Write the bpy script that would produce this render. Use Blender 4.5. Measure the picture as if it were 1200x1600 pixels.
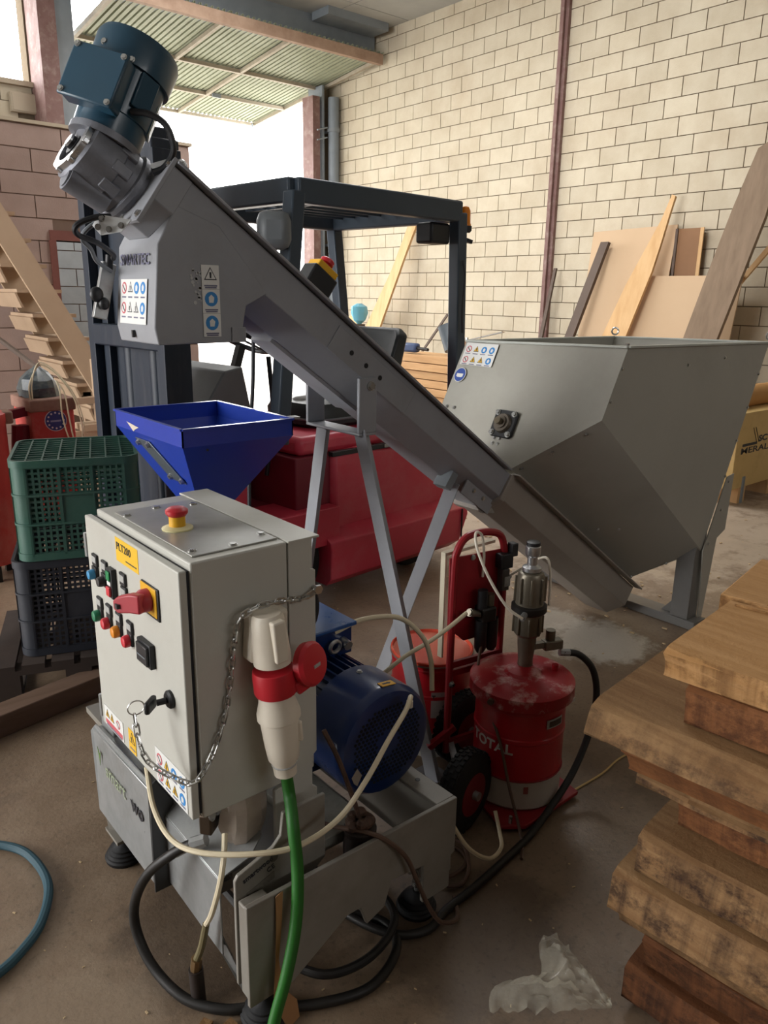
import bpy, bmesh, math, random
from mathutils import Vector, Matrix
random.seed(7)
for _o in list(bpy.data.objects): bpy.data.objects.remove(_o)
SC = bpy.context.scene
COL = SC.collection
# ---------------------------------------------------------------- camera
def make_camera():
    A, P, R = math.radians(40.2), math.atan(338/1200.0), math.radians(-0.95)
    hd = Vector((math.sin(A), math.cos(A), 0)); rt = Vector((math.cos(A), -math.sin(A), 0)); up = Vector((0, 0, 1))
    fw = hd*math.cos(P) - up*math.sin(P); u0 = hd*math.sin(P) + up*math.cos(P)
    rr = rt*math.cos(R) - u0*math.sin(R); uu = u0*math.cos(R) + rt*math.sin(R)
    cd = bpy.data.cameras.new('camera'); co = bpy.data.objects.new('camera', cd); COL.objects.link(co)
    m = Matrix((rr, uu, -fw)).transposed().to_4x4(); m.translation = Vector((0, 0, 1.6))
    co.matrix_world = m
    cd.sensor_fit = 'AUTO'; cd.sensor_width = 36; cd.lens = 27.0; cd.clip_start = 0.05; cd.clip_end = 200
    SC.camera = co
make_camera()
# ---------------------------------------------------------------- world, exposure
W = bpy.data.worlds.new('overcast_sky'); SC.world = W; W.use_nodes = True
_bg = W.node_tree.nodes['Background']; _bg.inputs[0].default_value = (0.99, 0.982, 0.972, 1); _bg.inputs[1].default_value = 9.0
SC.view_settings.view_transform = 'Standard'; SC.view_settings.look = 'None'
SC.view_settings.gamma = 1; SC.view_settings.use_curve_mapping = False
SC.view_settings.exposure = 0.46
try:
    SC.cycles.use_denoising = True
    SC.cycles.max_bounces = 8; SC.cycles.diffuse_bounces = 6
    SC.cycles.sample_clamp_indirect = 6.0
except Exception: pass
def portal(name, loc, direction, sx, sy):
    ld = bpy.data.lights.new(name, 'AREA'); ld.shape = 'RECTANGLE'; ld.size = sx; ld.size_y = sy
    ld.cycles.is_portal = True
    o = bpy.data.objects.new(name, ld); COL.objects.link(o); o.location = loc
    o.rotation_euler = Vector(direction).to_track_quat('-Z', 'Y').to_euler()
    return o
# daylight openings: gate, high window; unseen roof, rear, side openings added for fill
portal('gate_daylight', (6.1, 11.9, 2.4), (0, -1, 0), 4.2, 4.8)
portal('window_daylight', (1.8, 11.9, 4.8), (0, -1, 0), 3.6, 1.3)
portal('added_roof_daylight', (4.9, 6.65, 5.62), (0, 0, -1), 1.4, 5.3)
portal('added_rear_daylight', (2.5, -6.1, 4.2), (0, 1, 0), 4.6, 0.6)
portal('added_side_daylight', (-6.1, 5.65, 2.4), (1, 0, 0), 6.3, 4.6)
# ---------------------------------------------------------------- helpers
def lin(h):
    h = h.lstrip('#'); c = [int(h[i:i+2], 16)/255 for i in (0, 2, 4)]
    return tuple((v/12.92 if v <= .04045 else ((v+.055)/1.055)**2.4) for v in c) + (1,)
MATS = {}
def mat(name, col, rough=.5, metal=0.0, col2=None, amt=.5, scale=6.0, detail=6.0, bump=0.0, bscale=80.0, dirt=None, dirt_amt=.0, dirt_scale=3.0,
        rnd=0.0, stretch=None, spec=.5, trans=0.0, alpha=1.0, coat=0.0, rvar=.12, ior=1.45):
    if name in MATS: return MATS[name]
    m = bpy.data.materials.new(name); m.use_nodes = True; nt = m.node_tree; N = nt.nodes; L = nt.links
    b = N['Principled BSDF']
    base = lin(col); c2 = lin(col2) if col2 else tuple(x*.72 for x in base[:3]) + (1,)
    geo = N.new('ShaderNodeNewGeometry'); src = geo.outputs['Position']
    if stretch:
        mp = N.new('ShaderNodeMapping'); mp.inputs['Scale'].default_value = stretch; L.new(src, mp.inputs[0]); src = mp.outputs[0]
    n1 = N.new('ShaderNodeTexNoise'); n1.inputs['Scale'].default_value = scale; n1.inputs['Detail'].default_value = detail; n1.inputs['Roughness'].default_value = .6
    L.new(src, n1.inputs['Vector'])
    r1 = N.new('ShaderNodeMapRange'); r1.inputs[1].default_value = .38; r1.inputs[2].default_value = .68; r1.inputs[3].default_value = 0; r1.inputs[4].default_value = amt
    L.new(n1.outputs['Fac'], r1.inputs[0])
    mx = N.new('ShaderNodeMix'); mx.data_type = 'RGBA'; mx.inputs[6].default_value = base; mx.inputs[7].default_value = c2
    L.new(r1.outputs[0], mx.inputs[0]); out = mx.outputs[2]
    if dirt and dirt_amt > 0:
        n2 = N.new('ShaderNodeTexNoise'); n2.inputs['Scale'].default_value = dirt_scale; n2.inputs['Detail'].default_value = 8; n2.inputs['Roughness'].default_value = .7
        L.new(src, n2.inputs['Vector'])
        r2 = N.new('ShaderNodeMapRange'); r2.inputs[1].default_value = .5; r2.inputs[2].default_value = .72; r2.inputs[4].default_value = dirt_amt
        L.new(n2.outputs['Fac'], r2.inputs[0])
        m2 = N.new('ShaderNodeMix'); m2.data_type = 'RGBA'; m2.inputs[7].default_value = lin(dirt)
        L.new(r2.outputs[0], m2.inputs[0]); L.new(out, m2.inputs[6]); out = m2.outputs[2]
    if rnd > 0:
        oi = N.new('ShaderNodeObjectInfo'); r3 = N.new('ShaderNodeMapRange'); r3.inputs[3].default_value = 1-rnd; r3.inputs[4].default_value = 1+rnd
        L.new(oi.outputs['Random'], r3.inputs[0])
        vm = N.new('ShaderNodeVectorMath'); vm.operation = 'SCALE'; L.new(out, vm.inputs[0]); L.new(r3.outputs[0], vm.inputs['Scale']); out = vm.outputs[0]
    L.new(out, b.inputs['Base Color'])
    rr = N.new('ShaderNodeMapRange'); rr.inputs[3].default_value = max(.02, rough-rvar); rr.inputs[4].default_value = min(1, rough+rvar)
    L.new(n1.outputs['Fac'], rr.inputs[0]); L.new(rr.outputs[0], b.inputs['Roughness'])
    b.inputs['Metallic'].default_value = metal; b.inputs['IOR'].default_value = ior
    b.inputs['Specular IOR Level'].default_value = spec
    if coat: b.inputs['Coat Weight'].default_value = coat; b.inputs['Coat Roughness'].default_value = .15
    if trans: b.inputs['Transmission Weight'].default_value = trans
    if alpha < 1: b.inputs['Alpha'].default_value = alpha
    if bump > 0:
        n3 = N.new('ShaderNodeTexNoise'); n3.inputs['Scale'].default_value = bscale; n3.inputs['Detail'].default_value = 4
        L.new(src, n3.inputs['Vector'])
        bp = N.new('ShaderNodeBump'); bp.inputs['Strength'].default_value = bump; bp.inputs['Distance'].default_value = .01
        L.new(n3.outputs['Fac'], bp.inputs['Height']); L.new(bp.outputs[0], b.inputs['Normal'])
    MATS[name] = m
    return m
def vec(p): return Vector(p)
def frame(d):
    d = Vector(d).normalized(); a = Vector((0, 0, 1)) if abs(d.z) < .9 else Vector((1, 0, 0))
    x = a.cross(d).normalized(); y = d.cross(x).normalized(); return x, y, d
def smooth_path(pts, n=8):
    P = [Vector(p) for p in pts]
    if len(P) < 3: return P
    out = []
    for i in range(len(P)-1):
        p0 = P[i-1] if i else P[0]*2-P[1]; p1, p2 = P[i], P[i+1]; p3 = P[i+2] if i+2 < len(P) else P[-1]*2-P[-2]
        for k in range(n):
            t = k/n
            out.append(.5*((2*p1) + (p2-p0)*t + (2*p0-5*p1+4*p2-p3)*t*t + (3*p1-p0-3*p2+p3)*t**3))
    out.append(P[-1]); return out
class B:
    def __init__(s): s.bm = bmesh.new()
    def face(s, pts):
        return s.bm.faces.new([s.bm.verts.new(p) for p in pts])
    def box(s, x0, x1, y0, y1, z0, z1):
        return s.obox(((x0+x1)/2, (y0+y1)/2, (z0+z1)/2), (1, 0, 0), (0, 1, 0), (0, 0, 1), abs(x1-x0), abs(y1-y0), abs(z1-z0))
    def obox(s, c, ax, ay, az, sx, sy, sz):
        c = Vector(c); ax = Vector(ax)*sx/2; ay = Vector(ay)*sy/2; az = Vector(az)*sz/2
        v = [s.bm.verts.new(c+ax*i+ay*j+az*k) for i in (-1, 1) for j in (-1, 1) for k in (-1, 1)]
        for f in ((0, 1, 3, 2), (4, 6, 7, 5), (0, 4, 5, 1), (2, 3, 7, 6), (0, 2, 6, 4), (1, 5, 7, 3)): s.bm.faces.new([v[i] for i in f])
        return s
    def bar(s, p0, p1, w, h, up=(0, 0, 1)):
        p0, p1 = Vector(p0), Vector(p1); d = (p1-p0); L = d.length; d.normalize(); u = Vector(up); x = u.cross(d)
        if x.length < 1e-4: x = Vector((1, 0, 0)).cross(d)
        x.normalize(); y = d.cross(x); return s.obox((p0+p1)/2, d, x, y, L, w, h)
    def prism(s, pts, off):
        off = Vector(off); a = [s.bm.verts.new(Vector(p)) for p in pts]; b = [s.bm.verts.new(Vector(p)+off) for p in pts]; n = len(a)
        s.bm.faces.new(a); s.bm.faces.new(b[::-1])
        for i in range(n): s.bm.faces.new([a[i], b[i], b[(i+1) % n], a[(i+1) % n]])
        return s
    def rings(s, rs, cap0=True, cap1=True, close=True):
        R = [[s.bm.verts.new(p) for p in r] for r in rs]; n = len(R[0])
        for i in range(len(R)-1):
            for j in range(n if close else n-1):
                k = (j+1) % n; s.bm.faces.new([R[i][j], R[i][k], R[i+1][k], R[i+1][j]])
        if cap0: s.bm.faces.new(R[0][::-1])
        if cap1: s.bm.faces.new(R[-1])
        return s
    def cyl(s, p0, p1, r0, r1=None, n=20, caps=True):
        r1 = r0 if r1 is None else r1; p0, p1 = Vector(p0), Vector(p1); x, y, d = frame(p1-p0)
        f = lambda c, r: [c + x*math.cos(2*math.pi*i/n)*r + y*math.sin(2*math.pi*i/n)*r for i in range(n)]
        return s.rings([f(p0, r0), f(p1, r1)], caps, caps)
    def lathe(s, c, axis, prof, n=28, cap0=True, cap1=True):
        c = Vector(c); x, y, d = frame(axis)
        return s.rings([[c + d*h + x*math.cos(2*math.pi*i/n)*r + y*math.sin(2*math.pi*i/n)*r for i in range(n)] for r, h in prof], cap0, cap1)
    def tube(s, path, r, n=8, smooth=8, caps=True, closed=False):
        P = smooth_path(path, smooth) if smooth else [Vector(p) for p in path]
        rs = []; t0 = None; x = None
        for i, p in enumerate(P):
            t = (P[min(i+1, len(P)-1)] - P[max(i-1, 0)]).normalized()
            if x is None: x, y, _ = frame(t)
            else:
                x = (x - t*x.dot(t)); x.normalize(); y = t.cross(x)
            rr = r(i/(len(P)-1)) if callable(r) else r
            rs.append([p + x*math.cos(2*math.pi*k/n)*rr + y*math.sin(2*math.pi*k/n)*rr for k in range(n)])
        return s.rings(rs, caps, caps)
    def torus(s, c, axis, R, r, n=24, m=8, sx=1.0, ax=None):
        c = Vector(c); x, y, d = frame(axis)
        if ax is not None: x = Vector(ax).normalized(); y = d.cross(x)
        v = [[s.bm.verts.new(c + (x*math.cos(a)*sx + y*math.sin(a))*R + ((x*math.cos(a) + y*math.sin(a))*math.cos(b) + d*math.sin(b))*r)
              for b in [2*math.pi*j/m for j in range(m)]] for a in [2*math.pi*i/n for i in range(n)]]
        for i in range(n):
            for j in range(m):
                s.bm.faces.new([v[i][j], v[(i+1) % n][j], v[(i+1) % n][(j+1) % m], v[i][(j+1) % m]])
        return s
    def ball(s, c, rx, ry=None, rz=None, n=14, m=8):
        ry = rx if ry is None else ry; rz = rx if rz is None else rz; c = Vector(c)
        t = s.bm.verts.new(c+Vector((0, 0, rz))); bt = s.bm.verts.new(c-Vector((0, 0, rz)))
        R = [[s.bm.verts.new(c+Vector((rx*math.sin(a)*math.cos(2*math.pi*i/n), ry*math.sin(a)*math.sin(2*math.pi*i/n), rz*math.cos(a)))) for i in range(n)] for a in [math.pi*j/m for j in range(1, m)]]
        for i in range(n):
            s.bm.faces.new([t, R[0][i], R[0][(i+1) % n]]); s.bm.faces.new([bt, R[-1][(i+1) % n], R[-1][i]])
            for j in range(len(R)-1): s.bm.faces.new([R[j][i], R[j+1][i], R[j+1][(i+1) % n], R[j][(i+1) % n]])
        return s
    def disc(s, c, nrm, r, t=.002, n=20):
        nrm = Vector(nrm).normalized(); return s.cyl(c, Vector(c)+nrm*t, r, n=n)
    def jitter(s, a, seed=0):
        rg = random.Random(seed)
        for v in s.bm.verts: v.co += Vector((rg.uniform(-a, a), rg.uniform(-a, a), rg.uniform(-a, a)))
        return s
    def mesh(s, name, ang=35):
        bm = s.bm; bmesh.ops.recalc_face_normals(bm, faces=bm.faces)
        ca = math.radians(ang)
        for f in bm.faces: f.smooth = True
        for e in bm.edges:
            e.smooth = len(e.link_faces) == 2 and e.calc_face_angle(0) < ca
        me = bpy.data.meshes.new(name); bm.to_mesh(me); bm.free(); return me
WLOC = {}
def put(name, me, m, parent=None, bev=0.0, seg=2):
    """link a mesh whose vertices are world coordinates; its origin moves to its own base centre"""
    xs = [v.co for v in me.vertices]
    lo = Vector((min(v.x for v in xs), min(v.y for v in xs), min(v.z for v in xs))); hi = Vector((max(v.x for v in xs), max(v.y for v in xs), max(v.z for v in xs)))
    c = Vector(((lo.x+hi.x)/2, (lo.y+hi.y)/2, lo.z))
    me.transform(Matrix.Translation(-c))
    o = bpy.data.objects.new(name, me); COL.objects.link(o)
    if m is not None and not me.materials: me.materials.append(m)
    if parent is not None: o.parent = parent; o.location = c - WLOC[parent.name]
    else: o.location = c
    WLOC[o.name] = c
    if bev:
        bv = o.modifiers.new('bevel', 'BEVEL'); bv.width = bev; bv.segments = seg; bv.limit_method = 'ANGLE'; bv.angle_limit = math.radians(40); bv.harden_normals = False
    return o
def part(name, b, m, parent=None, bev=0.0, ang=35, label=None):
    o = put(name, b.mesh(name, ang), m, parent, bev)
    if label: o['label'] = label
    return o
def thing(name, label, cat, loc, group=None):
    o = bpy.data.objects.new(name, None); COL.objects.link(o); o.location = loc; o.empty_display_size = .1
    WLOC[o.name] = Vector(loc); o['label'] = label; o['category'] = cat
    if group: o['group'] = group
    return o
def single(name, b, m, label, cat, group=None, bev=0.0, ang=35):
    o = part(name, b, m, None, bev, ang); o['label'] = label; o['category'] = cat
    if group: o['group'] = group
    return o
def struct(name, b, m, parent=None, bev=0.0):
    o = part(name, b, m, parent, bev)
    if parent is None: o['kind'] = 'structure'
    return o
def text(name, s, size, org, right, up, m, parent, bold=0.0, depth=.0006, cyl=None, squeeze=1.0):
    """flat lettering as a thin mesh: org is the lower left corner of the first letter"""
    cu = bpy.data.curves.new('lettering', 'FONT'); cu.body = s; cu.size = size; cu.extrude = depth; cu.offset = bold; cu.resolution_u = 3
    o = bpy.data.objects.new('lettering', cu); COL.objects.link(o)
    dg = bpy.context.evaluated_depsgraph_get(); dg.update(); me = bpy.data.meshes.new_from_object(o.evaluated_get(dg))
    bpy.data.objects.remove(o); bpy.data.curves.remove(cu)
    org = Vector(org); right = Vector(right).normalized(); up = Vector(up).normalized(); nrm = right.cross(up)
    for v in me.vertices:
        x, y, z = v.co.x*squeeze, v.co.y, v.co.z
        if cyl:   # wrap round a vertical cylinder (centre, radius, start angle)
            c, R, a0 = cyl; a = a0 + x/R; v.co = Vector((c[0]+math.cos(a)*(R+z), c[1]+math.sin(a)*(R+z), org.z+y))
        else: v.co = org + right*x + up*y + nrm*z
    me.materials.clear(); return put(name, me, m, parent)
# ---------------------------------------------------------------- materials
def floor_material():
    m = bpy.data.materials.new('worn_concrete'); m.use_nodes = True; nt = m.node_tree; N = nt.nodes; L = nt.links; b = N['Principled BSDF']
    geo = N.new('ShaderNodeNewGeometry'); P = geo.outputs['Position']
    def noise(s, d=8, r=.6):
        n = N.new('ShaderNodeTexNoise'); n.inputs['Scale'].default_value = s; n.inputs['Detail'].default_value = d; n.inputs['Roughness'].default_value = r; L.new(P, n.inputs['Vector']); return n.outputs['Fac']
    def ramp(src, a, bb, lo=0., hi=1.):
        r = N.new('ShaderNodeMapRange'); r.inputs[1].default_value = a; r.inputs[2].default_value = bb; r.inputs[3].default_value = lo; r.inputs[4].default_value = hi; L.new(src, r.inputs[0]); return r.outputs[0]
    def mix(f, a, bb):
        x = N.new('ShaderNodeMix'); x.data_type = 'RGBA'; L.new(f, x.inputs[0])
        for i, v in ((6, a), (7, bb)):
            if isinstance(v, tuple): x.inputs[i].default_value = v
            else: L.new(v, x.inputs[i])
        return x.outputs[2]
    c = mix(ramp(noise(1.1), .35, .7), lin('#87735f'), lin('#685643'))
    c = mix(ramp(noise(5, 10, .7), .45, .75, 0, .6), c, lin('#9a8873'))
    c = mix(ramp(noise(60, 3), .55, .75, 0, .45), c, lin('#3c3129'))
    c = mix(ramp(noise(2.3, 9, .75), .56, .72, 0, .55), c, lin('#44372e'))
    # pale dust by grease drums and feed hopper, painted sheen, dark and pale patches
    def patch(ctr, rad, amt, col, c):
        s = N.new('ShaderNodeVectorMath'); s.operation = 'SUBTRACT'; L.new(P, s.inputs[0]); s.inputs[1].default_value = ctr
        l = N.new('ShaderNodeVectorMath'); l.operation = 'LENGTH'; L.new(s.outputs[0], l.inputs[0])
        n = noise(6, 6, .7)
        a = N.new('ShaderNodeMath'); a.operation = 'MULTIPLY_ADD'; L.new(n, a.inputs[0]); a.inputs[1].default_value = rad*1.6; L.new(l.outputs['Value'], a.inputs[2])
        return mix(ramp(a.outputs[0], rad*1.75, rad*1.45, 0, amt), c, col)
    c = patch((3.02, 1.95, 0), .28, .75, lin('#c9c3b6'), c)
    c = patch((3.05, 2.25, 0), .18, .55, lin('#c9c3b6'), c)
    c = patch((5.0, 3.4, 0), 1.9, .6, lin('#bfae9b'), c)  # pale tone standing in for the gate's glare on the floor
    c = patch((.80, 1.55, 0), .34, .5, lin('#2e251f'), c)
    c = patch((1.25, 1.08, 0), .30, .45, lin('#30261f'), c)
    c = patch((.35, 1.45, 0), .22, .35, lin('#a08e79'), c)
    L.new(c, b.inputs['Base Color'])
    L.new(ramp(noise(3, 8), .3, .7, .3, .58), b.inputs['Roughness'])
    bp = N.new('ShaderNodeBump'); bp.inputs['Strength'].default_value = .25; bp.inputs['Distance'].default_value = .01; L.new(noise(45, 6, .7), bp.inputs['Height']); L.new(bp.outputs[0], b.inputs['Normal'])
    return m
M_FLOOR = floor_material()
M_BLOCK = mat('cream_block', '#c6bca7', .9, col2='#b3a68f', amt=.6, scale=3, bump=.25, bscale=90, dirt='#a8947c', dirt_amt=.35, dirt_scale=1.1, rnd=.05, spec=.2)
M_MORTAR = mat('mortar', '#6f6353', .95, amt=.4, scale=20, spec=.1)
M_BLOCKP = mat('pink_block', '#a8938a', .9, col2='#958077', amt=.6, scale=3, bump=.2, bscale=70, rnd=.05, spec=.2)
M_MORTARP = mat('pink_mortar', '#7d6a5e', .95, amt=.4, spec=.1)
M_BLOCKB = mat('grey_block', '#a9b0b4', .9, amt=.4, rnd=.05, spec=.2)
M_PLASTER = mat('plaster', '#b5a894', .9, amt=.3, scale=2, spec=.2)
M_DIM = mat('dark_block', '#6f655b', .9, amt=.4, scale=2, spec=.2)  # dark tone of unseen walls, chosen to limit bounce light
M_CEIL = mat('ceiling_board', '#a9aaa6', .8, col2='#8f908c', amt=.5, scale=1.2, spec=.2)
M_RUST = mat('oxide_red_steel', '#7d605b', .7, col2='#694a43', amt=.7, scale=5, dirt='#b0a49a', dirt_amt=.4, dirt_scale=8)  # oxide red greyed to carry the lens veil
M_STEELG = mat('grey_steel', '#7e858a', .5, amt=.4, scale=6)
M_ASPH = mat('yard_concrete', '#9a968e', .9, amt=.3, scale=1)
M_SHEET = mat('corrugated_sheet', '#9a9f88', .6, col2='#868b75', amt=.4, scale=3)
M_RAIL = mat('door_rail', '#a89e8c', .6, col2='#8a7f70', amt=.6, scale=6)
M_RUSTB = mat('rusty_beam', '#a08672', .75, col2='#7e6350', amt=.7, scale=5)
M_PIPE = mat('grey_downpipe', '#7b838a', .45, amt=.3)
# ---------------------------------------------------------------- floor, walls, ceiling
b = B(); b.box(-6.2, 8.7, -6, 11.7, -.12, 0); struct('floor', b, M_FLOOR)
b = B(); b.box(-30, 45, 11.7, 60, -.2, -.02); struct('trim_1', b, M_ASPH)['label'] = 'bright concrete yard outside the gate'
def blocks(parent, me, m, slots, name='block'):
    for p in slots:
        o = bpy.data.objects.new(name, me); COL.objects.link(o); o.parent = parent; o.location = Vector(p) - WLOC[parent.name]
# right wall, blockwork 40 x 20 cm
b = B(); b.box(8.462, 8.7, -6, 11.7, 0, 5.5); wall_r = struct('wall_right', b, M_MORTAR)
slots = []
for k in range(-1, 28):
    z = .15 + .2*k
    if z > 5.45 or z < -.1: continue
    ph = 6.276 + (.2 if k % 2 else 0)
    for j in range(-22, 15):
        y = ph + .4*j
        if y < -2.5 or y + .4 > 11.75: continue
        slots.append((y+.2, z+.005))
def blk(b, y, z, cut=.0): b.box(8.45, 8.47, y-.1945, y+.1945, max(z, 0), z+.19)
vis = sorted([s for s in slots if s[1] > 1.0 and 3.3 < s[0] < 11.3], key=lambda s: (s[0]**2 + 8.45**2 + (s[1]-1.6)**2))
near = vis[:300]; rest = [s for s in slots if s not in set(near)]
bb = B(); bb.box(-.01, .01, -.1945, .1945, 0, .19); bme = bb.mesh('block'); bme.materials.append(M_BLOCK)
blocks(wall_r, bme, M_BLOCK, [(8.46, y, z) for y, z in near])
b = B()
for y, z in rest: blk(b, y, z)
o = part('block_courses', b, M_BLOCK, wall_r); o['kind'] = 'stuff'
# far wall with the gate and the high window
GY = 11.6
b = B()
b.box(-6, 0, GY, GY+.25, 0, 5.5); b.box(0, 4.05, GY, GY+.25, 0, 4.14); b.box(3.6, 4.05, GY, GY+.25, 4.14, 5.5)
b.box(8.2, 8.7, GY, GY+.25, 0, 5.5); b.box(0, 3.6, GY, GY+.25, 5.42, 5.5)
wall_f = struct('wall_far', b, M_MORTAR)
bb = B(); bb.box(-.1945, .1945, -.01, .01, 0, .19); fme = bb.mesh('block'); fme.materials.append(M_BLOCK)
S = []
for k in range(5):
    for j in range(6): S.append((3.42-.4*j-(.2 if k % 2 else 0), GY-.002, 3.155+.2*k))
blocks(wall_f, fme, M_BLOCK, S)
b = B(); b.box(-.02, 3.64, GY-.1, GY+.28, 4.14, 4.2); struct('trim_2', b, M_PLASTER)['label'] = 'concrete sill under the high window'
# junction box on the far wall
t = thing('junction_box', 'pale square junction box on blockwork below the high window', 'junction box', (3.5, GY-.08, 3.82))
b = B(); b.box(3.32, 3.66, GY-.1, GY-.012, 3.82, 4.06); part('housing', b, M_PLASTER, t, .01)
b = B(); b.box(3.335, 3.645, GY-.112, GY-.1, 3.835, 4.045); part('cover', b, M_PLASTER, t, .006)
# columns
b = B(); b.box(3.62, 3.84, GY-.5, GY-.02, 0, 5.5); struct('trim_3', b, M_RUST)['label'] = 'oxide red steel column beside the gate'
b = B(); b.box(3.845, 4.07, GY-.45, GY+.1, 0, 5.5); struct('trim_4', b, M_STEELG)['label'] = 'grey steel gate post'
b = B(); b.box(8.40, 8.449, 6.655, 6.785, 0, 5.5); b.box(8.36, 8.40, 6.70, 6.74, 0, 5.5); struct('trim_5', b, M_RUST)['label'] = 'oxide red steel column on the block wall'
b = B(); b.box(7.97, 8.11, GY-.2, GY+.1, 0, 4.72); struct('trim_6', b, M_RUST)['label'] = 'oxide red steel gate jamb'
b = B(); b.box(8.16, 8.2, GY-.2, GY+.2, 0, 4.9); b.bar((8.0, GY-.28, 4.2), (8.2, GY-.28, 4.26), .02, .02); b.bar((8.0, GY-.28, 4.05), (8.2, GY-.28, 4.11), .02, .02)
struct('trim_7', b, M_STEELG)['label'] = 'grey gate guide rail'
t = thing('downpipe', 'thick grey downpipe in the corner beside the gate', 'pipe', (8.33, GY-.25, 0))
b = B(); b.cyl((8.33, GY-.28, 0), (8.33, GY-.28, 4.72), .09, n=20); part('pipe', b, M_PIPE, t)
for z in (.6, 2.4, 4.2):
    b = B(); b.cyl((8.33, GY-.28, z), (8.33, GY-.28, z+.06), .105, n=20); b.box(8.31, 8.35, GY-.22, GY-.01, z+.01, z+.05); part('clamp', b, M_STEELG, t)
# ceiling with an unseen opening added to let fill light in
b = B()
CZ0, CZ1 = 5.5, 5.6
def ceil_fill(b, x0, x1, y0, y1): b.box(x0, x1, y0, y1, CZ0, CZ1)
ceil_fill(b, -6.2, 4.2, -6, 11.85); ceil_fill(b, 5.6, 8.7, -6, 11.85)
ceil_fill(b, 4.2, 5.6, -6, 4.0); ceil_fill(b, 4.2, 5.6, 9.3, 11.85)
ceil = struct('ceiling', b, M_CEIL)
cb = B(); cb.box(-.598, .598, -.598, .598, 0, .012); cme = cb.mesh('ceiling_panel'); cme.materials.append(M_CEIL)
for i in range(3):
    for j in range(3):
        o = bpy.data.objects.new('ceiling_panel', cme); COL.objects.link(o); o.parent = ceil; o.location = Vector((6.2+1.21*i+.63, 7.2+1.21*j+.6, 5.487)) - WLOC[ceil.name]
b = B(); b.box(4.2, 8.4, 10.35, 10.6, 5.06, 5.49); b.box(7.2, 8.3, 9.9, 10.3, 5.38, 5.49); struct('trim_8', b, M_STEELG)['label'] = 'grey lintel above the gate'
# walls behind the camera, with side and rear openings added as fill
b = B()
b.box(-6.3, -6.0, -6, 2.5, 0, 5.5); b.box(-6.3, -6.0, 8.8, 11.7, 0, 5.5); b.box(-6.3, -6.0, 2.5, 8.8, 4.7, 5.5); struct('wall_left', b, M_DIM)
b = B(); b.box(-6.3, 8.7, -6.3, -6, 0, 3.9); b.box(-6.3, 8.7, -6.3, -6, 4.5, 5.5); b.box(-6.3, .2, -6.3, -6, 3.9, 4.5); b.box(4.8, 8.7, -6.3, -6, 3.9, 4.5); struct('wall_behind', b, M_DIM)
# partition on the left with a doorway
PY = 8.0
b = B()
DX0, DX1, DZ = 2.58, 3.16, 2.06
b.box(-6, DX0, PY+.01, PY+.2, 0, 3.06); b.box(DX1, 4.02, PY+.01, PY+.2, 0, 3.06); b.box(DX0, DX1, PY+.01, PY+.2, DZ, 3.06)
wall_p = struct('wall_partition', b, M_MORTARP)
for k in range(15):
    z = .05 + .2*k
    for j in range(-2, 5):
        x = 1.85 + .58*j + (.29 if k % 2 else 0)
        x0, x1 = x-.285, x+.285
        if x1 > 4.02: x1 = 4.02
        segs = [(x0, x1)]
        if z < DZ: segs = [s for s in ((x0, min(x1, DX0-.01)), (max(x0, DX1+.01), x1))]
        for s0, s1 in segs:
            if s1-s0 < .04: continue
            b = B(); b.box(s0, s1, PY, PY+.02, z+.005, z+.195); part('block', b, M_BLOCKP, wall_p)
b = B(); b.box(-6, 4.05, PY-.02, PY+.22, 3.06, 3.09); struct('trim_9', b, M_PLASTER)['label'] = 'mortar cap on the partition'
d1 = B(); d1.box(DX0-.05, DX1+.05, PY-.03, PY+.22, DZ, DZ+.09); d1.box(DX1-.02, DX1+.07, PY-.03, PY+.22, 0, DZ); d1.box(DX0-.06, DX0, PY-.03, PY+.22, 0, DZ); struct('door_1', d1, mat('door_frame_red', '#7a4a42', .6, amt=.5))
b = B(); b.box(1.2, 4.0, 9.6, 9.8, 0, 3.0); wall_i = struct('wall_inner', b, M_MORTARP)
bb = B(); bb.box(-.1945, .1945, -.01, .01, 0, .19); ime = bb.mesh('block'); ime.materials.append(M_BLOCKB)
blocks(wall_i, ime, M_BLOCKB, [(2.3+.4*j+(.2 if k % 2 else 0), 9.6, .05+.2*k) for k in range(4, 13) for j in range(5)])
# ---------------------------------------------------------------- tilt-up gate
t = thing('tilt_up_gate', 'raised tilt-up gate of corrugated sheet hanging above the bright opening', 'gate', (6.3, 11.6, 4.6))
def gate_pt(x, y, dz=0.0): return (x, y, 5.05 - (y-10.06)*.39/3.74 + dz)
gx = [4.25, 5.7, 6.77, 8.3]; gy = [10.06, 11.62, 12.75, 13.8]
for i in range(3):
    for j in range(3):
        b = B(); pts0 = []; pts1 = []; x = gx[i]-.02
        while x < gx[i+1]+.02:
            for dx, dz in ((0, 0), (.05, 0), (.056, .045), (.078, .045)):
                pts0.append(gate_pt(x+dx, gy[j]-.02, .04+dz)); pts1.append(gate_pt(x+dx, gy[j+1]+.02, .04+dz))
            x += .084
        b.rings([pts0, pts1], False, False, False); o = part('corrugated_sheet', b, M_SHEET, t, ang=10)
        sm = o.modifiers.new('thick', 'SOLIDIFY'); sm.thickness = .002
for y in gy[1:]:
    b = B(); b.bar(gate_pt(gx[0], y), gate_pt(gx[-1], y), .06, .05); part('cross_rail', b, M_RAIL, t)
b = B(); b.bar(gate_pt(gx[0], gy[0], -.02), gate_pt(gx[-1], gy[0], -.02), .08, .14); part('edge_beam', b, M_RUSTB, t)
for x in gx:
    b = B(); b.bar(gate_pt(x, gy[0]), gate_pt(x, gy[-1]), .05, .05, up=(0, 0, 1)); part('long_rail', b, M_RAIL, t)
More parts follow.
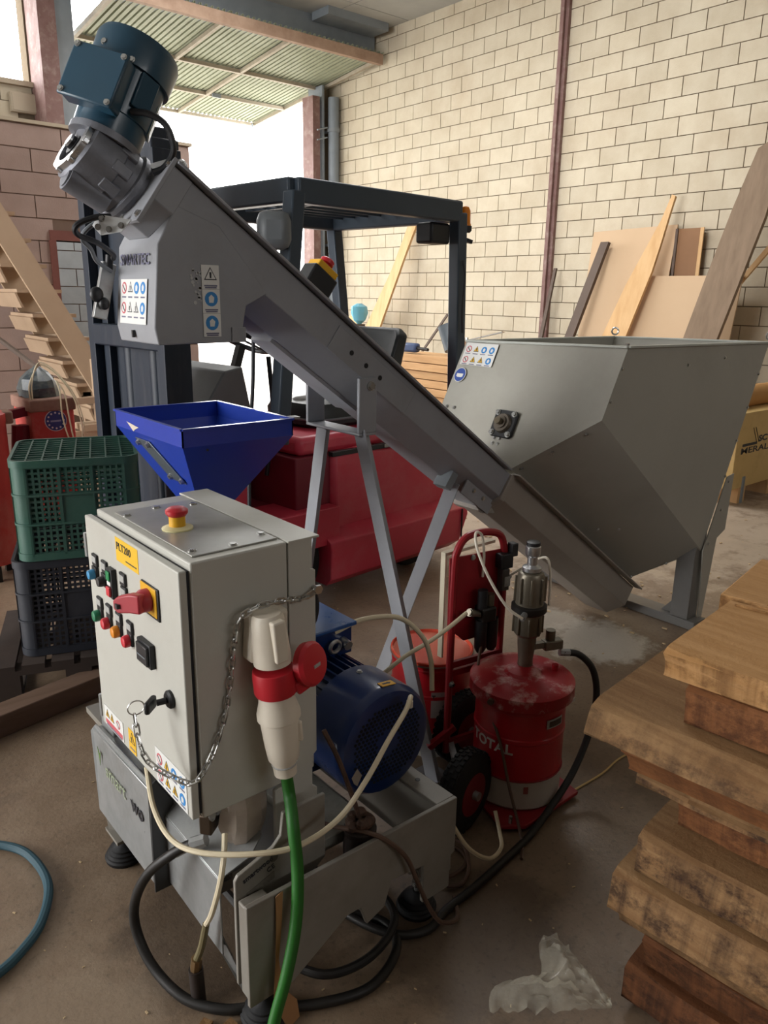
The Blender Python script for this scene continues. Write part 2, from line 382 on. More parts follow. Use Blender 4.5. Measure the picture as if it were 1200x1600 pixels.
b = B(); b.bar(gate_pt(6.8, 12.6, -.05), gate_pt(6.95, 12.6, -.05), .03, .06); part('latch', b, M_STEELG, t)
b = B(); b.bar(gate_pt(8.2, 13.7, -.02), gate_pt(8.2, 13.7, -.16), .02, .02); part('handle', b, M_STEELG, t)
# ---------------------------------------------------------------- shared materials
M_PAINT = mat('grey_machine_paint', '#93959a', .42, col2='#828489', amt=.45, scale=4, dirt='#6d655c', dirt_amt=.25, dirt_scale=3)
M_PAINTW = mat('warm_grey_paint', '#968f87', .4, col2='#877f77', amt=.4, scale=3, dirt='#746a5e', dirt_amt=.3, dirt_scale=2.2)
M_CAB = mat('light_grey_cabinet', '#b9b8b0', .42, col2='#adaba2', amt=.35, scale=3, bump=.05, bscale=300, dirt='#90877a', dirt_amt=.2, dirt_scale=2.5)
M_ZINC = mat('zinc_steel', '#a8aaaa', .34, metal=.5, col2='#8a8c8c', amt=.6, scale=14, dirt='#6f665c', dirt_amt=.4, dirt_scale=6)
M_BOLT = mat('bolt_steel', '#c2c2c0', .28, metal=.9, amt=.3)
M_CAST = mat('cast_gearbox', '#7d7f86', .5, metal=.35, col2='#666870', amt=.6, scale=12, bump=.1, bscale=120)
M_ALU = mat('bare_aluminium', '#c8c9cb', .3, metal=.9, amt=.3, scale=15)
M_MOTB = mat('haze_blue_motor', '#23465a', .4, col2='#1b3848', amt=.5, scale=5, coat=.2)  # blue tint of the lens glare put into the motor colour
M_BLACK = mat('black_plastic', '#1c1d20', .45, amt=.4, scale=8)
M_RUBBER = mat('black_rubber', '#18181a', .65, amt=.4, scale=10, bump=.1)
M_CABLE = mat('black_cable', '#1b1c20', .5, amt=.3)
M_CABLEG = mat('grey_cable', '#70767c', .5, amt=.3)
M_YEL = mat('yellow_plastic', '#dba51f', .45, amt=.3)
M_RED = mat('red_plastic', '#b8232e', .4, amt=.3)
M_WHITE = mat('white_sticker', '#d9d9d6', .5, col2='#c9c8c4', amt=.3)
M_SBLUE = mat('sticker_blue', '#2f7fc0', .5, amt=.1)
M_SRED = mat('sticker_red', '#c05a62', .5, amt=.1)
M_SYEL = mat('sticker_yellow', '#dfb030', .5, amt=.1)
M_SDARK = mat('sticker_black', '#2b2b30', .5, amt=.1)
M_INK = mat('purple_grey_ink', '#6a6a80', .6, amt=.2)
def bolts(parent, pts, nrm, r=.008, h=.006, m=None):
    nrm = Vector(nrm).normalized()
    for p in pts:
        b = B(); b.cyl(p, Vector(p)+nrm*h*.35, r*1.35, n=12); b.cyl(Vector(p)+nrm*h*.35, Vector(p)+nrm*h, r, n=6); part('bolt', b, m or M_BOLT, parent)
def sticker(parent, org, right, up, w, h, icons, base=None, t=.0012):
    """printed safety sticker: a thin plate with raised pictograms. org = lower left corner"""
    org = Vector(org); right = Vector(right).normalized(); up = Vector(up).normalized(); n = right.cross(up).normalized()
    b = B(); b.prism([org, org+right*w, org+right*w+up*h, org+up*h], n*t); s = part('safety_sticker', b, base or M_WHITE, parent)
    for kind, x, y, r in icons:
        c = org+right*x+up*y+n*t; b = B()
        if kind in ('blue', 'red', 'dark'):
            b.disc(c, n, r, .0006, 18); part('pictogram', b, {'blue': M_SBLUE, 'red': M_SRED, 'dark': M_SDARK}[kind], s)
            b = B(); c2 = c+n*.0006
            if kind == 'blue': b.prism([c2-right*r*.35-up*r*.5, c2+right*r*.3-up*r*.5, c2+right*r*.45+up*r*.2, c2+up*r*.6, c2-right*r*.4+up*r*.25], n*.0004); part('figure', b, M_WHITE, s)
            elif kind == 'red':
                b.disc(c2, n, r*.72, .0004, 16); part('figure', b, M_WHITE, s)
                b = B(); d = (right+up).normalized(); e = (right-up).normalized(); c3 = c2+n*.0004; b.prism([c3-e*r*.7-d*r*.12, c3+e*r*.7-d*r*.12, c3+e*r*.7+d*r*.12, c3-e*r*.7+d*r*.12], n*.0004); part('figure', b, M_SDARK, s)
        elif kind in ('tri', 'wtri'):
            tri = lambda k, q: [q-right*r*k-up*r*.7*k, q+right*r*k-up*r*.7*k, q+up*r*1.05*k]
            b.prism(tri(1.0, c), n*.0005); part('pictogram', b, M_SDARK, s)
            b = B(); b.prism(tri(.78, c+n*.0005), n*.0004); part('pictogram', b, M_SYEL if kind == 'tri' else M_WHITE, s)
            b = B(); q = c+n*.0009; b.prism([q-right*r*.12-up*r*.45, q+right*r*.12-up*r*.45, q+right*r*.16+up*r*.35, q-right*r*.16+up*r*.35], n*.0004); part('figure', b, M_SDARK, s)
        elif kind == 'bar':
            b.prism([c-right*r-up*.002, c+right*r-up*.002, c+right*r+up*.002, c-right*r+up*.002], n*.0004); part('caption', b, M_INK, s)
        elif kind == 'rbar':
            b.prism([c-right*r-up*.006, c+right*r-up*.006, c+right*r+up*.006, c-right*r+up*.006], n*.0004); part('caption', b, M_SRED, s)
    return s
# ---------------------------------------------------------------- auger conveyor
TH = math.radians(35.7); AU = Vector((-math.cos(TH), 0, math.sin(TH))); AN = Vector((math.sin(TH), 0, math.cos(TH))); AP = Vector((3.427, 2.17, .158)); AY = Vector((0, 1, 0))
def A(s, v, w): return AP + AU*s + AN*w + AY*v
au = thing('screw_conveyor', 'long grey inclined screw conveyor with discharge chute leading to the blue funnel', 'conveyor', (1.62, 2.1, 0))
PROF = [(-.14, 0), (-.14, -.105), (-.065, -.172), (.065, -.172), (.14, -.105), (.14, 0)]
def trough(s0, s1, k=1.0, top=True):
    b = B(); b.rings([[A(s0, v*k, w*k) for v, w in PROF], [A(s1, v*k, w*k) for v, w in PROF]]); return b
part('trough', trough(.0, 1.26, 1.03), M_PAINTW, au, .003)
part('trough', trough(1.262, 3.0), M_PAINT, au, .003)
b = B(); b.rings([[A(1.245, v*1.09, w*1.1) for v, w in PROF], [A(1.272, v*1.09, w*1.1) for v, w in PROF]]); part('joint_flange', b, M_PAINTW, au, .002)
b = B(); b.obox(A(2.16, 0, .008), AU, AY, AN, 1.72, .33, .008); part('cover_plate', b, M_PAINT, au, .002)
b = B(); b.obox(A(2.16, 0, .016), AU, AY, AN, 1.70, .30, .006); part('cover_seal', b, M_PAINTW, au, .002)
for sg in (-1, 1):
    b = B(); b.obox(A(.62, sg*.16, .006), AU, AY, AN, 1.28, .045, .008); part('side_flange', b, M_PAINTW, au, .002)
# side reinforcement with the three dark holes
b = B(); b.prism([A(2.34, -.1405, -.02), A(2.34, -.1405, -.108), A(1.93, -.1405, -.108), A(1.93, -.1405, -.02)], (0, -.004, 0)); part('side_plate', b, M_PAINT, au, .002)
for s in (2.25, 2.175, 2.1):
    b = B(); b.disc(A(s, -.1448, -.065), (0, -1, 0), .0085, .001); part('hole', b, M_BLACK, au)
b = B(); b.obox(A(2.27, 0, -.178), AU, AY, AN, .42, .12, .012); part('belly_plate', b, M_PAINT, au)
# discharge chute
ch = [(.975, 1.823), (.915, 1.722), (.893, 1.505), (.902, 1.46), (1.164, 1.463), (1.164, 1.502), (1.178, 1.565), (1.25, 1.60), (1.10, 1.78)]
b = B(); b.prism([(x, 2.028, z) for x, z in ch], (0, .262, 0)); chute = part('discharge_chute', b, M_PAINT, au, .004)
b = B(); b.prism([(1.125, 2.022, 1.463), (1.17, 2.022, 1.463), (1.17, 2.022, 1.505), (1.125, 2.022, 1.505)], (0, .006, 0)); part('lip', b, M_PAINT, chute)
b = B(); b.box(.888, .895, 2.165, 2.175, 1.475, 1.495); part('slot', b, M_BLACK, chute)
LR = Vector((0, -1, 0)); fx = lambda z: .893+.1014*(z-1.505)-.0008
text('lettering', 'SMARTEC', .042, (fx(1.672)-.0025, 2.268, 1.672), LR, (.1014, 0, 1), M_INK, chute, bold=.0005, squeeze=1.12)
ULF = Vector((.1014, 0, 1)).normalized()
ic = []
for r in range(2):
    for k, kd in enumerate(['red', 'wtri', 'blue', 'blue'] if r == 0 else ['red', 'wtri', 'wtri', 'blue']):
        ic += [(kd, .026+.043*k, .098-.055*r, .0165), ('bar', .026+.043*k, .073-.055*r, .014)]
sticker(chute, (fx(1.512)-.002, 2.257, 1.512), LR, ULF, .18, .122, ic)
for z0, kd in ((1.61, 'wtri'), (1.545, 'blue'), (1.48, 'blue')):
    sticker(chute, (1.037, 2.026, z0), (1, 0, 0), (0, 0, 1), .054, .064, [(kd, .027, .038, .02), ('bar', .027, .009, .02), ('bar', .027, .004, .018)])
# weld scuffs under the first sticker
b = B()
rg = random.Random(3)
for i in range(22):
    p = (1.018+rg.uniform(-.012, .02), 2.0272, 1.60+rg.uniform(-.03, .06)); b.disc(p, (0, -1, 0), rg.uniform(.002, .006), .0006, 7)
o = part('chipped_paint', b, mat('chipped_paint', '#b5b6b6', .6), chute); o['kind'] = 'stuff'
# end housing, flange, gearbox, motor
b = B(); b.rings([[A(2.955, v*1.02, w*1.02) for v, w in PROF], [A(3.02, v*1.02, w*1.02) for v, w in PROF]]); part('end_housing', b, M_PAINT, au, .003)
GC = lambda s: A(s, 0, -.085)
b = B(); b.obox(A(3.026, 0, -.085), AU, AY, AN, .012, .31, .20); part('end_flange', b, M_PAINT, au, .002)
bolts(au, [A(3.033, v, w) for v in (-.14, 0, .14) for w in (-.005, -.165)], AU, .008)
b = B(); b.lathe(GC(3.03), AU, [(.085, 0), (.085, .018), (.098, .018), (.098, .03), (.088, .034), (.086, .075), (.093, .08), (.093, .125), (.09, .165), (.082, .172)], 28); gear = part('gearbox', b, M_CAST, au)
x, y, _ = frame(AU)
for i in range(10):
    a = 2*math.pi*i/10; c = GC(3.105); d = x*math.cos(a)+y*math.sin(a); e = AU.cross(d)
    b = B(); b.obox(c+d*.088, AU, d, e, .05, .016, .03); part('casting_rib', b, M_CAST, gear, .003)
b = B(); b.lathe(GC(3.202), AU, [(.056, 0), (.078, 0), (.078, .014), (.056, .014), (.056, 0)], 32, False, False); ring = part('machined_ring', b, M_ALU, gear)
for i in range(8):
    a = 2*math.pi*i/8; d = x*math.cos(a)+y*math.sin(a); b = B(); b.obox(GC(3.208)+d*.078, AU, d, AU.cross(d), .015, .012, .014); part('ring_lug', b, M_ALU, ring, .002)
b = B(); b.lathe(GC(3.202), AU, [(.05, 0), (.05, .004), (.03, .004), (.03, .012), (.018, .012), (.018, .02)], 24); part('shaft_hub', b, M_BLACK, gear)
b = B(); b.cyl(GC(3.215), GC(3.228), .017, n=16); part('shaft_end', b, M_ALU, gear)
b = B(); b.cyl(A(3.08, -.02, -.155), A(3.19, -.02, -.17), .036, n=18); b.cyl(A(3.19, -.02, -.17), A(3.195, -.02, -.171), .028, n=18); part('lower_boss', b, M_CAST, gear)
bolts(gear, [A(3.045, -.09+.05*i, -.085-.1*math.cos(i)) for i in range(4)], AU, .007)
MA = (AN*math.cos(math.radians(10)) + AU*math.sin(math.radians(10))).normalized(); MO = A(3.15, 0, -.045)
b = B(); b.lathe(MO-MA*.02, MA, [(.07, 0), (.07, .03), (.092, .03), (.092, .048)], 28); part('motor_collar', b, M_CAST, gear)
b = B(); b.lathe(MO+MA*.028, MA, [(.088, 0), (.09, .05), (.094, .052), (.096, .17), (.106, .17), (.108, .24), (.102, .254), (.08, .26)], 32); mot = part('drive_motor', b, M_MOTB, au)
mx, my, _ = frame(MA)
TD = Vector((-.80, -.60, 0)); TD = (TD - MA*TD.dot(MA)).normalized(); TS = MA.cross(TD)
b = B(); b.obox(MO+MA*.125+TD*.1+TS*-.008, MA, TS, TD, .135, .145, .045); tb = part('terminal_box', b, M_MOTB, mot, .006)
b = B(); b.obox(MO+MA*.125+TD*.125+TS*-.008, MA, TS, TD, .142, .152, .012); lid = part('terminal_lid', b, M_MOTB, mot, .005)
bolts(lid, [MO+MA*(.125+i*.06)+TD*.131+TS*(-.008+j*.065) for i in (-1, 1) for j in (-1, 1)], TD, .006)
bolts(mot, [MO+MA*.225+TD*.1+TS*s for s in (-.03,)] + [MO+MA*.205+TD*.09+TS*.05], TD, .007)
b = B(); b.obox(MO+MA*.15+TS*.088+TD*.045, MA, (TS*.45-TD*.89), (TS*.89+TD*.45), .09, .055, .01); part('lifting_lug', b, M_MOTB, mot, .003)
PD = Vector((.93, -.37, 0)); PD = (PD-MA*PD.dot(MA)).normalized(); PS = MA.cross(PD)
b = B(); b.obox(MO+MA*.12+PD*.094, MA, PS, PD, .085, .05, .004); part('rating_plate', b, mat('rating_plate', '#b9bcae', .4, amt=.3), mot)
b = B(); b.prism([(.759, 2.06, 1.759), (.769, 2.04, 1.785), (.837, 2.0, 1.775), (.813, 2.01, 1.745), (.773, 2.045, 1.736)], (.004, .005, 0)); b2 = part('sensor_bracket', b, mat('pale_bracket', '#c9cbcb', .4), au)
bolts(b2, [(.775, 2.035, 1.775), (.79, 2.03, 1.75), (.815, 2.012, 1.76), (.768, 2.045, 1.755)], (-.6, -.75, .1), .006, .008)
b = B(); p = [(.885, 2.07, 2.04), (.92, 2.04, 2.035), (.955, 2.02, 2.01), (.972, 2.02, 1.955), (.955, 2.04, 1.915), (.93, 2.06, 1.90)]; b.tube(p, .0085); part('motor_cable', b, M_CABLE, au)
b = B(); b.tube([(.80, 2.04, 1.782), (.765, 2.04, 1.778), (.73, 2.05, 1.765), (.715, 2.06, 1.75), (.73, 2.08, 1.735), (.79, 2.12, 1.722), (.86, 2.2, 1.70), (.885, 2.26, 1.69)], .0075); part('sensor_cable', b, M_CABLE, au)
b = B(); b.tube([(.81, 2.1, 1.785), (.765, 2.11, 1.755), (.755, 2.13, 1.73), (.79, 2.17, 1.708), (.83, 2.24, 1.68), (.885, 2.285, 1.655)], .006); part('sensor_cable', b, M_CABLEG, au)
b = B(); b.obox((.868, 2.305, 1.60), (.25, 0, .97), (0, 1, 0), (-.97, 0, .25), .16, .02, .04); sb = part('level_switch_bracket', b, M_ZINC, au, .002)
b = B(); b.ball((.84, 2.29, 1.59), .02, .014, .022); part('knob', b, M_BLACK, sb)
b = B(); b.ball((.858, 2.285, 1.565), .016, .014, .018); part('knob', b, M_BLACK, sb)
b = B(); b.cyl((.885, 2.3, 1.66), (.89, 2.3, 1.70), .011, n=12); part('cable_gland', b, M_BLACK, sb)
b = B(); b.torus(A(2.99, -.1, .03), (0, 1, 0), .013, .0045, 14, 6); part('eye_ring', b, M_BOLT, au)
b = B(); b.cyl(A(2.99, -.1, -.01), A(2.99, -.1, .02), .006, n=8); part('eye_bolt', b, M_BOLT, au)
# emergency stop box behind the cover
EB = A(2.29, .215, .0)
b = B(); b.obox(EB+AN*.12, AN, AY, AU, .21, .08, .115); eb = part('stop_box', b, M_BLACK, au, .006)
b = B(); b.obox(EB+AN*.236, AN, AY, AU, .028, .07, .095); part('yellow_collar', b, M_YEL, eb, .004)
b = B(); b.lathe(EB+AN*.248, AN, [(.018, 0), (.018, .012), (.027, .014), (.027, .028), (.022, .033)], 20); part('stop_button', b, M_RED, eb)
b = B(); b.obox(EB+AN*.08+AU*.055+AY*-.01, AN, AY, AU, .06, .05, .02); part('junction_housing', b, M_CAST, eb, .004)
# support frame
b = B(); b.box(1.585, 1.66, 2.012, 2.026, 1.15, 1.335); b.box(1.585, 1.66, 2.314, 2.328, 1.15, 1.335); b.box(1.585, 1.66, 2.012, 2.328, 1.14, 1.15); br = part('saddle_bracket', b, M_PAINT, au, .003)
bolts(br, [(1.633, 2.012, 1.308)], (0, -1, 0), .012, .012)
def angle_leg(p0, p1, w, parent, m, t=.005, side=(1, 0, 0)):
    p0, p1 = Vector(p0), Vector(p1); d = (p1-p0).normalized(); sx = Vector(side); sx = (sx-d*sx.dot(d)).normalized(); sy = d.cross(sx)
    b = B(); prof = [(0, 0), (w, 0), (w, t), (t, t), (t, w), (0, w)]
    b.rings([[p0+sx*x+sy*y for x, y in prof], [p1+sx*x+sy*y for x, y in prof]]); return part('leg', b, m, parent, .001)
angle_leg((1.60, 2.06, 1.145), (1.60, 1.645, .0), .06, au, M_PAINT)
angle_leg((1.60, 2.28, 1.145), (1.60, 2.52, .0), .06, au, M_PAINT)
angle_leg((2.10, 2.10, .905), (1.915, 2.33, .0), .055, au, M_PAINT, side=(.8, .3, 0))
b = B(); b.obox(A(1.36, -.115, -.16), AU, AY, AN, .20, .006, .06); bk = part('leg_bracket', b, M_PAINT, au)
b = B(); b.prism([(2.215, 2.06, .80), (2.25, 2.06, .835), (2.33, 2.06, .755), (2.345, 2.06, .735), (2.27, 2.06, .745)], (0, .006, 0)); part('bracket_plate', b, M_ZINC, bk)
b = B(); b.obox((2.08, 2.09, .91), AU, AY, AN, .035, .07, .07); part('bracket_clip', b, M_STEELG, bk)
bolts(bk, [A(1.33, -.119, -.15), A(1.4, -.119, -.15), (2.25, 2.06, .79), (2.31, 2.06, .755)], (0, -1, 0), .007)
for y in (1.66, 2.50):
    b = B(); b.box(1.57, 1.68, y-.05, y+.05, .0, .008); part('foot_plate', b, M_PAINT, au)
# ---------------------------------------------------------------- grey feed hopper
M_HOP = mat('feed_hopper_paint', '#a5a39a', .45, col2='#99978e', amt=.4, scale=2, dirt='#7a7266', dirt_amt=.25, dirt_scale=1.6, bump=.02, bscale=40)
M_HOPI = mat('hopper_inside', '#5f6e6c', .5, amt=.4, scale=4)
fh = thing('feed_hopper', 'large grey sheet-metal feed hopper on a steel stand at the lower conveyor end', 'hopper', (3.2, 2.19, 0))
Fp, Lp, Rp, Bp = Vector((2.726, 1.749, 1.42)), Vector((2.726, 2.632, 1.398)), Vector((3.95, 1.749, 1.408)), Vector((3.95, 2.632, 1.392))
P3, P5 = Vector((2.592, 1.749, 1.141)), Vector((2.585, 2.64, 1.108)); P4, P4b = Vector((2.478, 2.103, .896)), Vector((2.478, 2.285, .892))
Q, Qb = Vector((3.54, 1.749, .409)), Vector((3.54, 2.632, .405)); S_, Sb = Vector((3.44, 2.062, .195)), Vector((3.44, 2.33, .195))
def panel(name, pts, outer, m=M_HOP, t=.004, parent=fh):
    pts = [Vector(p) for p in pts]; n = (pts[1]-pts[0]).cross(pts[2]-pts[0]).normalized(); c = sum(pts, Vector())/len(pts)
    if n.dot(c-Vector(outer)) < 0: n = -n      # offset towards the inside
    b = B(); b.prism(pts, -n*t if False else n*t*-1); return part(name, b, m, parent, .001)
IN = Vector((3.15, 2.19, 1.1))
def wallp(name, pts):
    pts = [Vector(p) for p in pts]; c = sum(pts, Vector())/len(pts); n = (pts[1]-pts[0]).cross(pts[2]-pts[0]).normalized()
    if n.dot(IN-c) < 0: n = -n
    b = B(); b.prism(pts, n*.004); return part(name, b, M_HOP, fh)
sp = wallp('bearing_panel', [Lp, Fp, P3, P4, P4b, P5]); ep = wallp('end_panel', [Fp, Rp, Q, P3]); lp = wallp('slope_panel', [P3, Q, S_, P4])
wallp('end_panel', [Lp, P5, Qb, Bp]); wallp('slope_panel', [P5, P4b, Sb, Qb]); wallp('back_panel', [Rp, Bp, Qb, Q]); wallp('back_panel', [Q, Qb, Sb, S_])
b = B()
for p, q in ((Fp, Lp), (Fp, Rp), (Rp, Bp), (Lp, Bp)): b.bar(p, q, .022, .01)
part('rim', b, mat('hopper_rim', '#b4b7b0', .4), fh, .002)
def frac(p, q, t): return Vector(p)+(Vector(q)-Vector(p))*t
nE = Vector((0, -1, 0))
bolts(ep, [frac(Fp, P3, t)+Vector((.014, 0, 0)) for t in (.3, .75)] + [frac(Rp, Q, t)+Vector((-.008, 0, 0)) for t in (.15, .31, .47, .64)] + [Vector((3.2, 1.749, 1.33)), Vector((3.52, 1.749, 1.35))], nE, .006)
nL = (Q-P3).cross(P4-P3).normalized()
if nL.z > 0: nL = -nL
bolts(lp, [frac(P3, P4, t)+Vector((.02, 0, -.02)) for t in (.18, .55, .9)] + [Vector((3.08, 1.93, .56)), Vector((3.0, 1.99, .56))] + [frac(Q, S_, t)-Vector((.02, 0, -.004)) for t in (.45, .95)], nL, .006)
nS = (Lp-Fp).cross(P3-Fp).normalized()
if nS.x > 0: nS = -nS
def onS(y, z): # point on the bearing panel
    t = (1.42-z)/(1.42-.896); return Vector((2.726-.248*t, y, z))
bolts(sp, [onS(2.60, 1.10), onS(2.55, 1.10)] + [onS(2.25+dy, 1.005+dz) for dy in (0, -.03) for dz in (0, -.022)], nS, .006)
uS = (onS(2, 1.3)-onS(2, 1.0)).normalized(); rS = Vector((0, -1, 0))
bc = onS(2.215, 1.065)+nS*.001; b = B(); k = .062
b.prism([bc+rS*k*a+uS*k*c for a, c in ((-1, -.8), (-.8, -1), (.8, -1), (1, -.8), (1, .8), (.8, 1), (-.8, 1), (-1, .8))], nS*.014); fb = part('flange_bearing', b, M_BLACK, fh, .004)
b = B(); b.lathe(bc+nS*.014, nS, [(.045, 0), (.04, .016), (.028, .016), (.028, .024)], 24); part('bearing_hub', b, mat('bearing_steel', '#6a6258', .4, metal=.6), fb)
b = B(); b.cyl(bc+nS*.02, bc+nS*.06, .016, n=18); part('shaft', b, mat('oily_shaft', '#857a68', .3, metal=.8), fb)
bolts(fb, [bc+nS*.014+rS*.046*i+uS*.046*j for i in (-1, 1) for j in (-1, 1)], nS, .01, .012)
ic = []
for r in range(2):
    for q_, kd in enumerate(['red', 'tri', 'blue', 'blue'] if r == 0 else ['red', 'tri', 'tri', 'blue']): ic += [(kd, .027+.048*q_, .078-.052*r, .0165), ('bar', .027+.048*q_, .056-.052*r, .016)]
sticker(sp, onS(2.612, 1.292)+nS*.001, rS, uS, .2, .11, ic)
b = B(); cc = onS(2.585, 1.245)+nS*.001; b.disc(cc, nS, .036, .001, 24); ds = part('mandatory_sign', b, M_WHITE, sp)
b = B(); b.disc(cc+nS*.001, nS, .033, .0006, 24); part('pictogram', b, mat('sign_blue', '#34509c', .5), ds)
b = B(); c2 = cc+nS*.0016; b.prism([c2-rS*.02+uS*.006, c2-rS*.02-uS*.008, c2-rS*.012-uS*.012, c2+rS*.012-uS*.012, c2+rS*.02-uS*.008, c2+rS*.02+uS*.006], nS*.0005); part('figure', b, M_WHITE, ds)
for p in (Bp, Rp):
    b = B(); b.torus(p+Vector((0, 0, .032)), Vector((.64, .76, 0)), .019, .005, 18, 7); part('lifting_eye', b, M_BOLT, fh)
for p in (Fp, Lp):
    b = B(); b.cyl(p+Vector((.012, .012, 0)), p+Vector((.012, .012, .014)), .008, n=8); part('rim_bolt', b, M_BOLT, fh)
# stand
M_STAND = mat('stand_paint', '#73716e', .4, col2='#62605d', amt=.5, scale=5, dirt='#5c544a', dirt_amt=.3)
b = B(); b.box(3.49, 3.60, 1.71, 2.70, 0, .045); part('foot_beam', b, M_STAND, fh, .003)
for y0, y1 in ((1.755, 1.85), (2.60, 2.70)):
    b = B(); b.box(3.50, 3.51, y0, y1, .045, .62); b.box(3.51, 3.59, (y0 if y0 < 2 else y1-.008), (y0+.008 if y0 < 2 else y1), .045, .62); b.box(3.585, 3.592, y0, y1, .045, .62); part('leg', b, M_STAND, fh, .002)
b = B(); b.prism([(3.535, 1.742, .41), (3.682, 1.742, .765), (3.75, 1.742, .775), (3.735, 1.742, .485), (3.66, 1.742, .455), (3.61, 1.742, .046), (3.57, 1.742, .046), (3.555, 1.742, .25)], (0, -.006, 0)); g = part('gusset_plate', b, M_HOP, fh, .001)
bolts(g, [(3.58, 1.736, .44), (3.66, 1.736, .60), (3.70, 1.736, .74)], nE, .006)
b = B(); b.prism([(3.545, 2.64, .41), (3.735, 2.64, .757), (3.762, 2.64, .77), (3.735, 2.64, .53), (3.64, 2.64, .47), (3.60, 2.64, .10)], (0, .006, 0)); part('gusset_plate', b, M_HOP, fh, .001)
b = B(); b.prism([(3.53, 1.855, .046), (3.53, 1.915, .046), (3.53, 1.855, .12)], (.006, 0, 0)); part('rib', b, M_STAND, fh)
bolts(fh, [(3.52, 1.83, .046), (3.52, 2.56, .046)], (0, 0, 1), .01, .012)
# ---------------------------------------------------------------- press base
M_BASE = mat('base_paint', '#86827a', .45, col2='#77726a', amt=.5, scale=4, dirt='#57493b', dirt_amt=.45, dirt_scale=3)
M_SLAB = mat('speckled_slab', '#8b8980', .6, col2='#6f6c64', amt=.7, scale=25, dirt='#5d554b', dirt_amt=.4)
M_GRIME = mat('rusty_grime', '#4f382b', .7, col2='#35251d', amt=.7, scale=25, bump=.4, bscale=90)
pb = thing('press_base', 'grey steel machine base on rubber feet under the control cabinet', 'machine base', (.95, 1.6, 0))
b = B(); b.prism([(.64, 1.18, .365), (1.262, 1.18, .352), (1.262, 1.18, .187), (1.245, 1.18, .18), (1.245, 1.18, .085), (1.15, 1.18, .085), (1.15, 1.18, .2), (1.042, 1.18, .215), (1.02, 1.18, .15), (.965, 1.18, .13), (.945, 1.18, .19), (.905, 1.18, .19), (.75, 1.18, .10), (.64, 1.18, .10)], (0, .012, 0)); part('front_plate', b, M_BASE, pb, .002)
b = B(); b.box(.648, .71, 1.192, 1.232, .10, .345); part('corner_box', b, M_BASE, pb, .004)
b = B(); b.box(1.20, 1.262, 1.192, 2.3, .34, .352); b.box(1.25, 1.262, 1.192, 2.3, .12, .34); fr = part('side_rail', b, M_BASE, pb, .002)
b = B(); b.disc((1.232, 1.3, .3525), (0, 0, 1), .007, .0008); part('hole', b, M_BLACK, fr)
b = B(); b.box(.90, 1.045, 1.282, 2.25, .30, .334); part('motor_slab', b, M_SLAB, pb, .003)
b = B(); b.box(.70, 1.2, 1.5, 2.25, .12, .15); part('floor_pan', b, M_BASE, pb)
b = B(); b.box(.70, .90, 1.35, 2.3, .29, .31); part('deck_plate', b, M_BASE, pb)
# name plate sheet that rises into the cabinet column
b = B(); b.prism([(.646, 1.24, .11), (.648, 1.24, .385), (.656, 1.24, .397), (.745, 1.24, .425), (.765, 1.24, .445), (.772, 1.24, .50), (.885, 1.24, .50), (.885, 1.24, .33), (.80, 1.24, .27), (.73, 1.24, .24), (.72, 1.24, .11)], (0, .01, 0)); npl = part('name_plate_sheet', b, M_BASE, pb, .002)
rx = Vector((.089, 0, .028)).normalized(); ux = Vector((-rx.z, 0, rx.x))
text('lettering', 'smartwood', .017, (.668, 1.2392, .372), rx, ux, M_SDARK, npl, bold=.0004)
text('lettering', 'CE', .017, (.728, 1.2392, .368), rx, ux, M_SDARK, npl)
b = B(); b.disc((.745, 1.2394, .40), (0, -1, 0), .011, .0006, 16); part('stamp', b, mat('stamp_grey', '#5a5650', .7), npl)
b = B(); b.prism([(.675, 1.2395, .325), (.745, 1.2395, .347), (.745, 1.2395, .365), (.675, 1.2395, .343)], (0, -.0008, 0)); part('data_label', b, mat('faded_label', '#716b62', .6, col2='#5c564e', amt=.8, scale=120), npl)
# zinc guard sheet on the left
b = B(); b.prism([(.64, 1.30, .15), (.64, 1.60, .165), (.64, 1.60, .36), (.64, 1.30, .355)], (.004, 0, 0)); part('guard_sheet', b, M_ZINC, pb, .001)
b = B(); b.prism([(.642, 1.30, .352), (.642, 1.60, .357), (.70, 1.60, .41), (.76, 1.46, .42), (.77, 1.33, .39), (.72, 1.30, .372)], (0, 0, .004)); part('guard_top', b, M_ZINC, pb, .001)
b = B(); b.prism([(.645, 1.35, .15), (.66, 1.32, .15), (.69, 1.25, .02), (.68, 1.25, .02)], (.01, .04, 0)); part('leg_plate', b, M_ZINC, pb)
# lettered bracket at the left corner
b = B(); b.prism([(.602, 1.58, .175), (.602, 1.95, .175), (.602, 1.95, .43), (.612, 1.95, .445), (.612, 1.58, .46), (.602, 1.58, .445)], (.006, 0, 0)); bk = part('corner_bracket', b, M_ZINC, pb, .003)
b = B(); b.prism([(.602, 1.58, .15), (.606, 1.58, .455), (.625, 1.58, .465), (.665, 1.58, .39), (.67, 1.58, .15)], (0, -.006, 0)); part('bracket_cheek', b, mat('dark_zinc', '#5e6062', .4, metal=.7, amt=.5), pb, .002)
b = B(); b.prism([(.603, 1.58, .446), (.603, 1.95, .432), (.66, 1.95, .432), (.66, 1.58, .446)], (0, 0, .004)); part('bracket_top', b, M_ZINC, pb, .002)
b = B(); b.box(.63, .66, 1.86, 1.95, .43, .52); part('bracket_tab', b, M_ZINC, pb, .006)
text('lettering', 'wo', .06, (.6008, 1.69, .33), (0, -1, 0), (0, 0, 1), M_SDARK, bk, bold=.001)
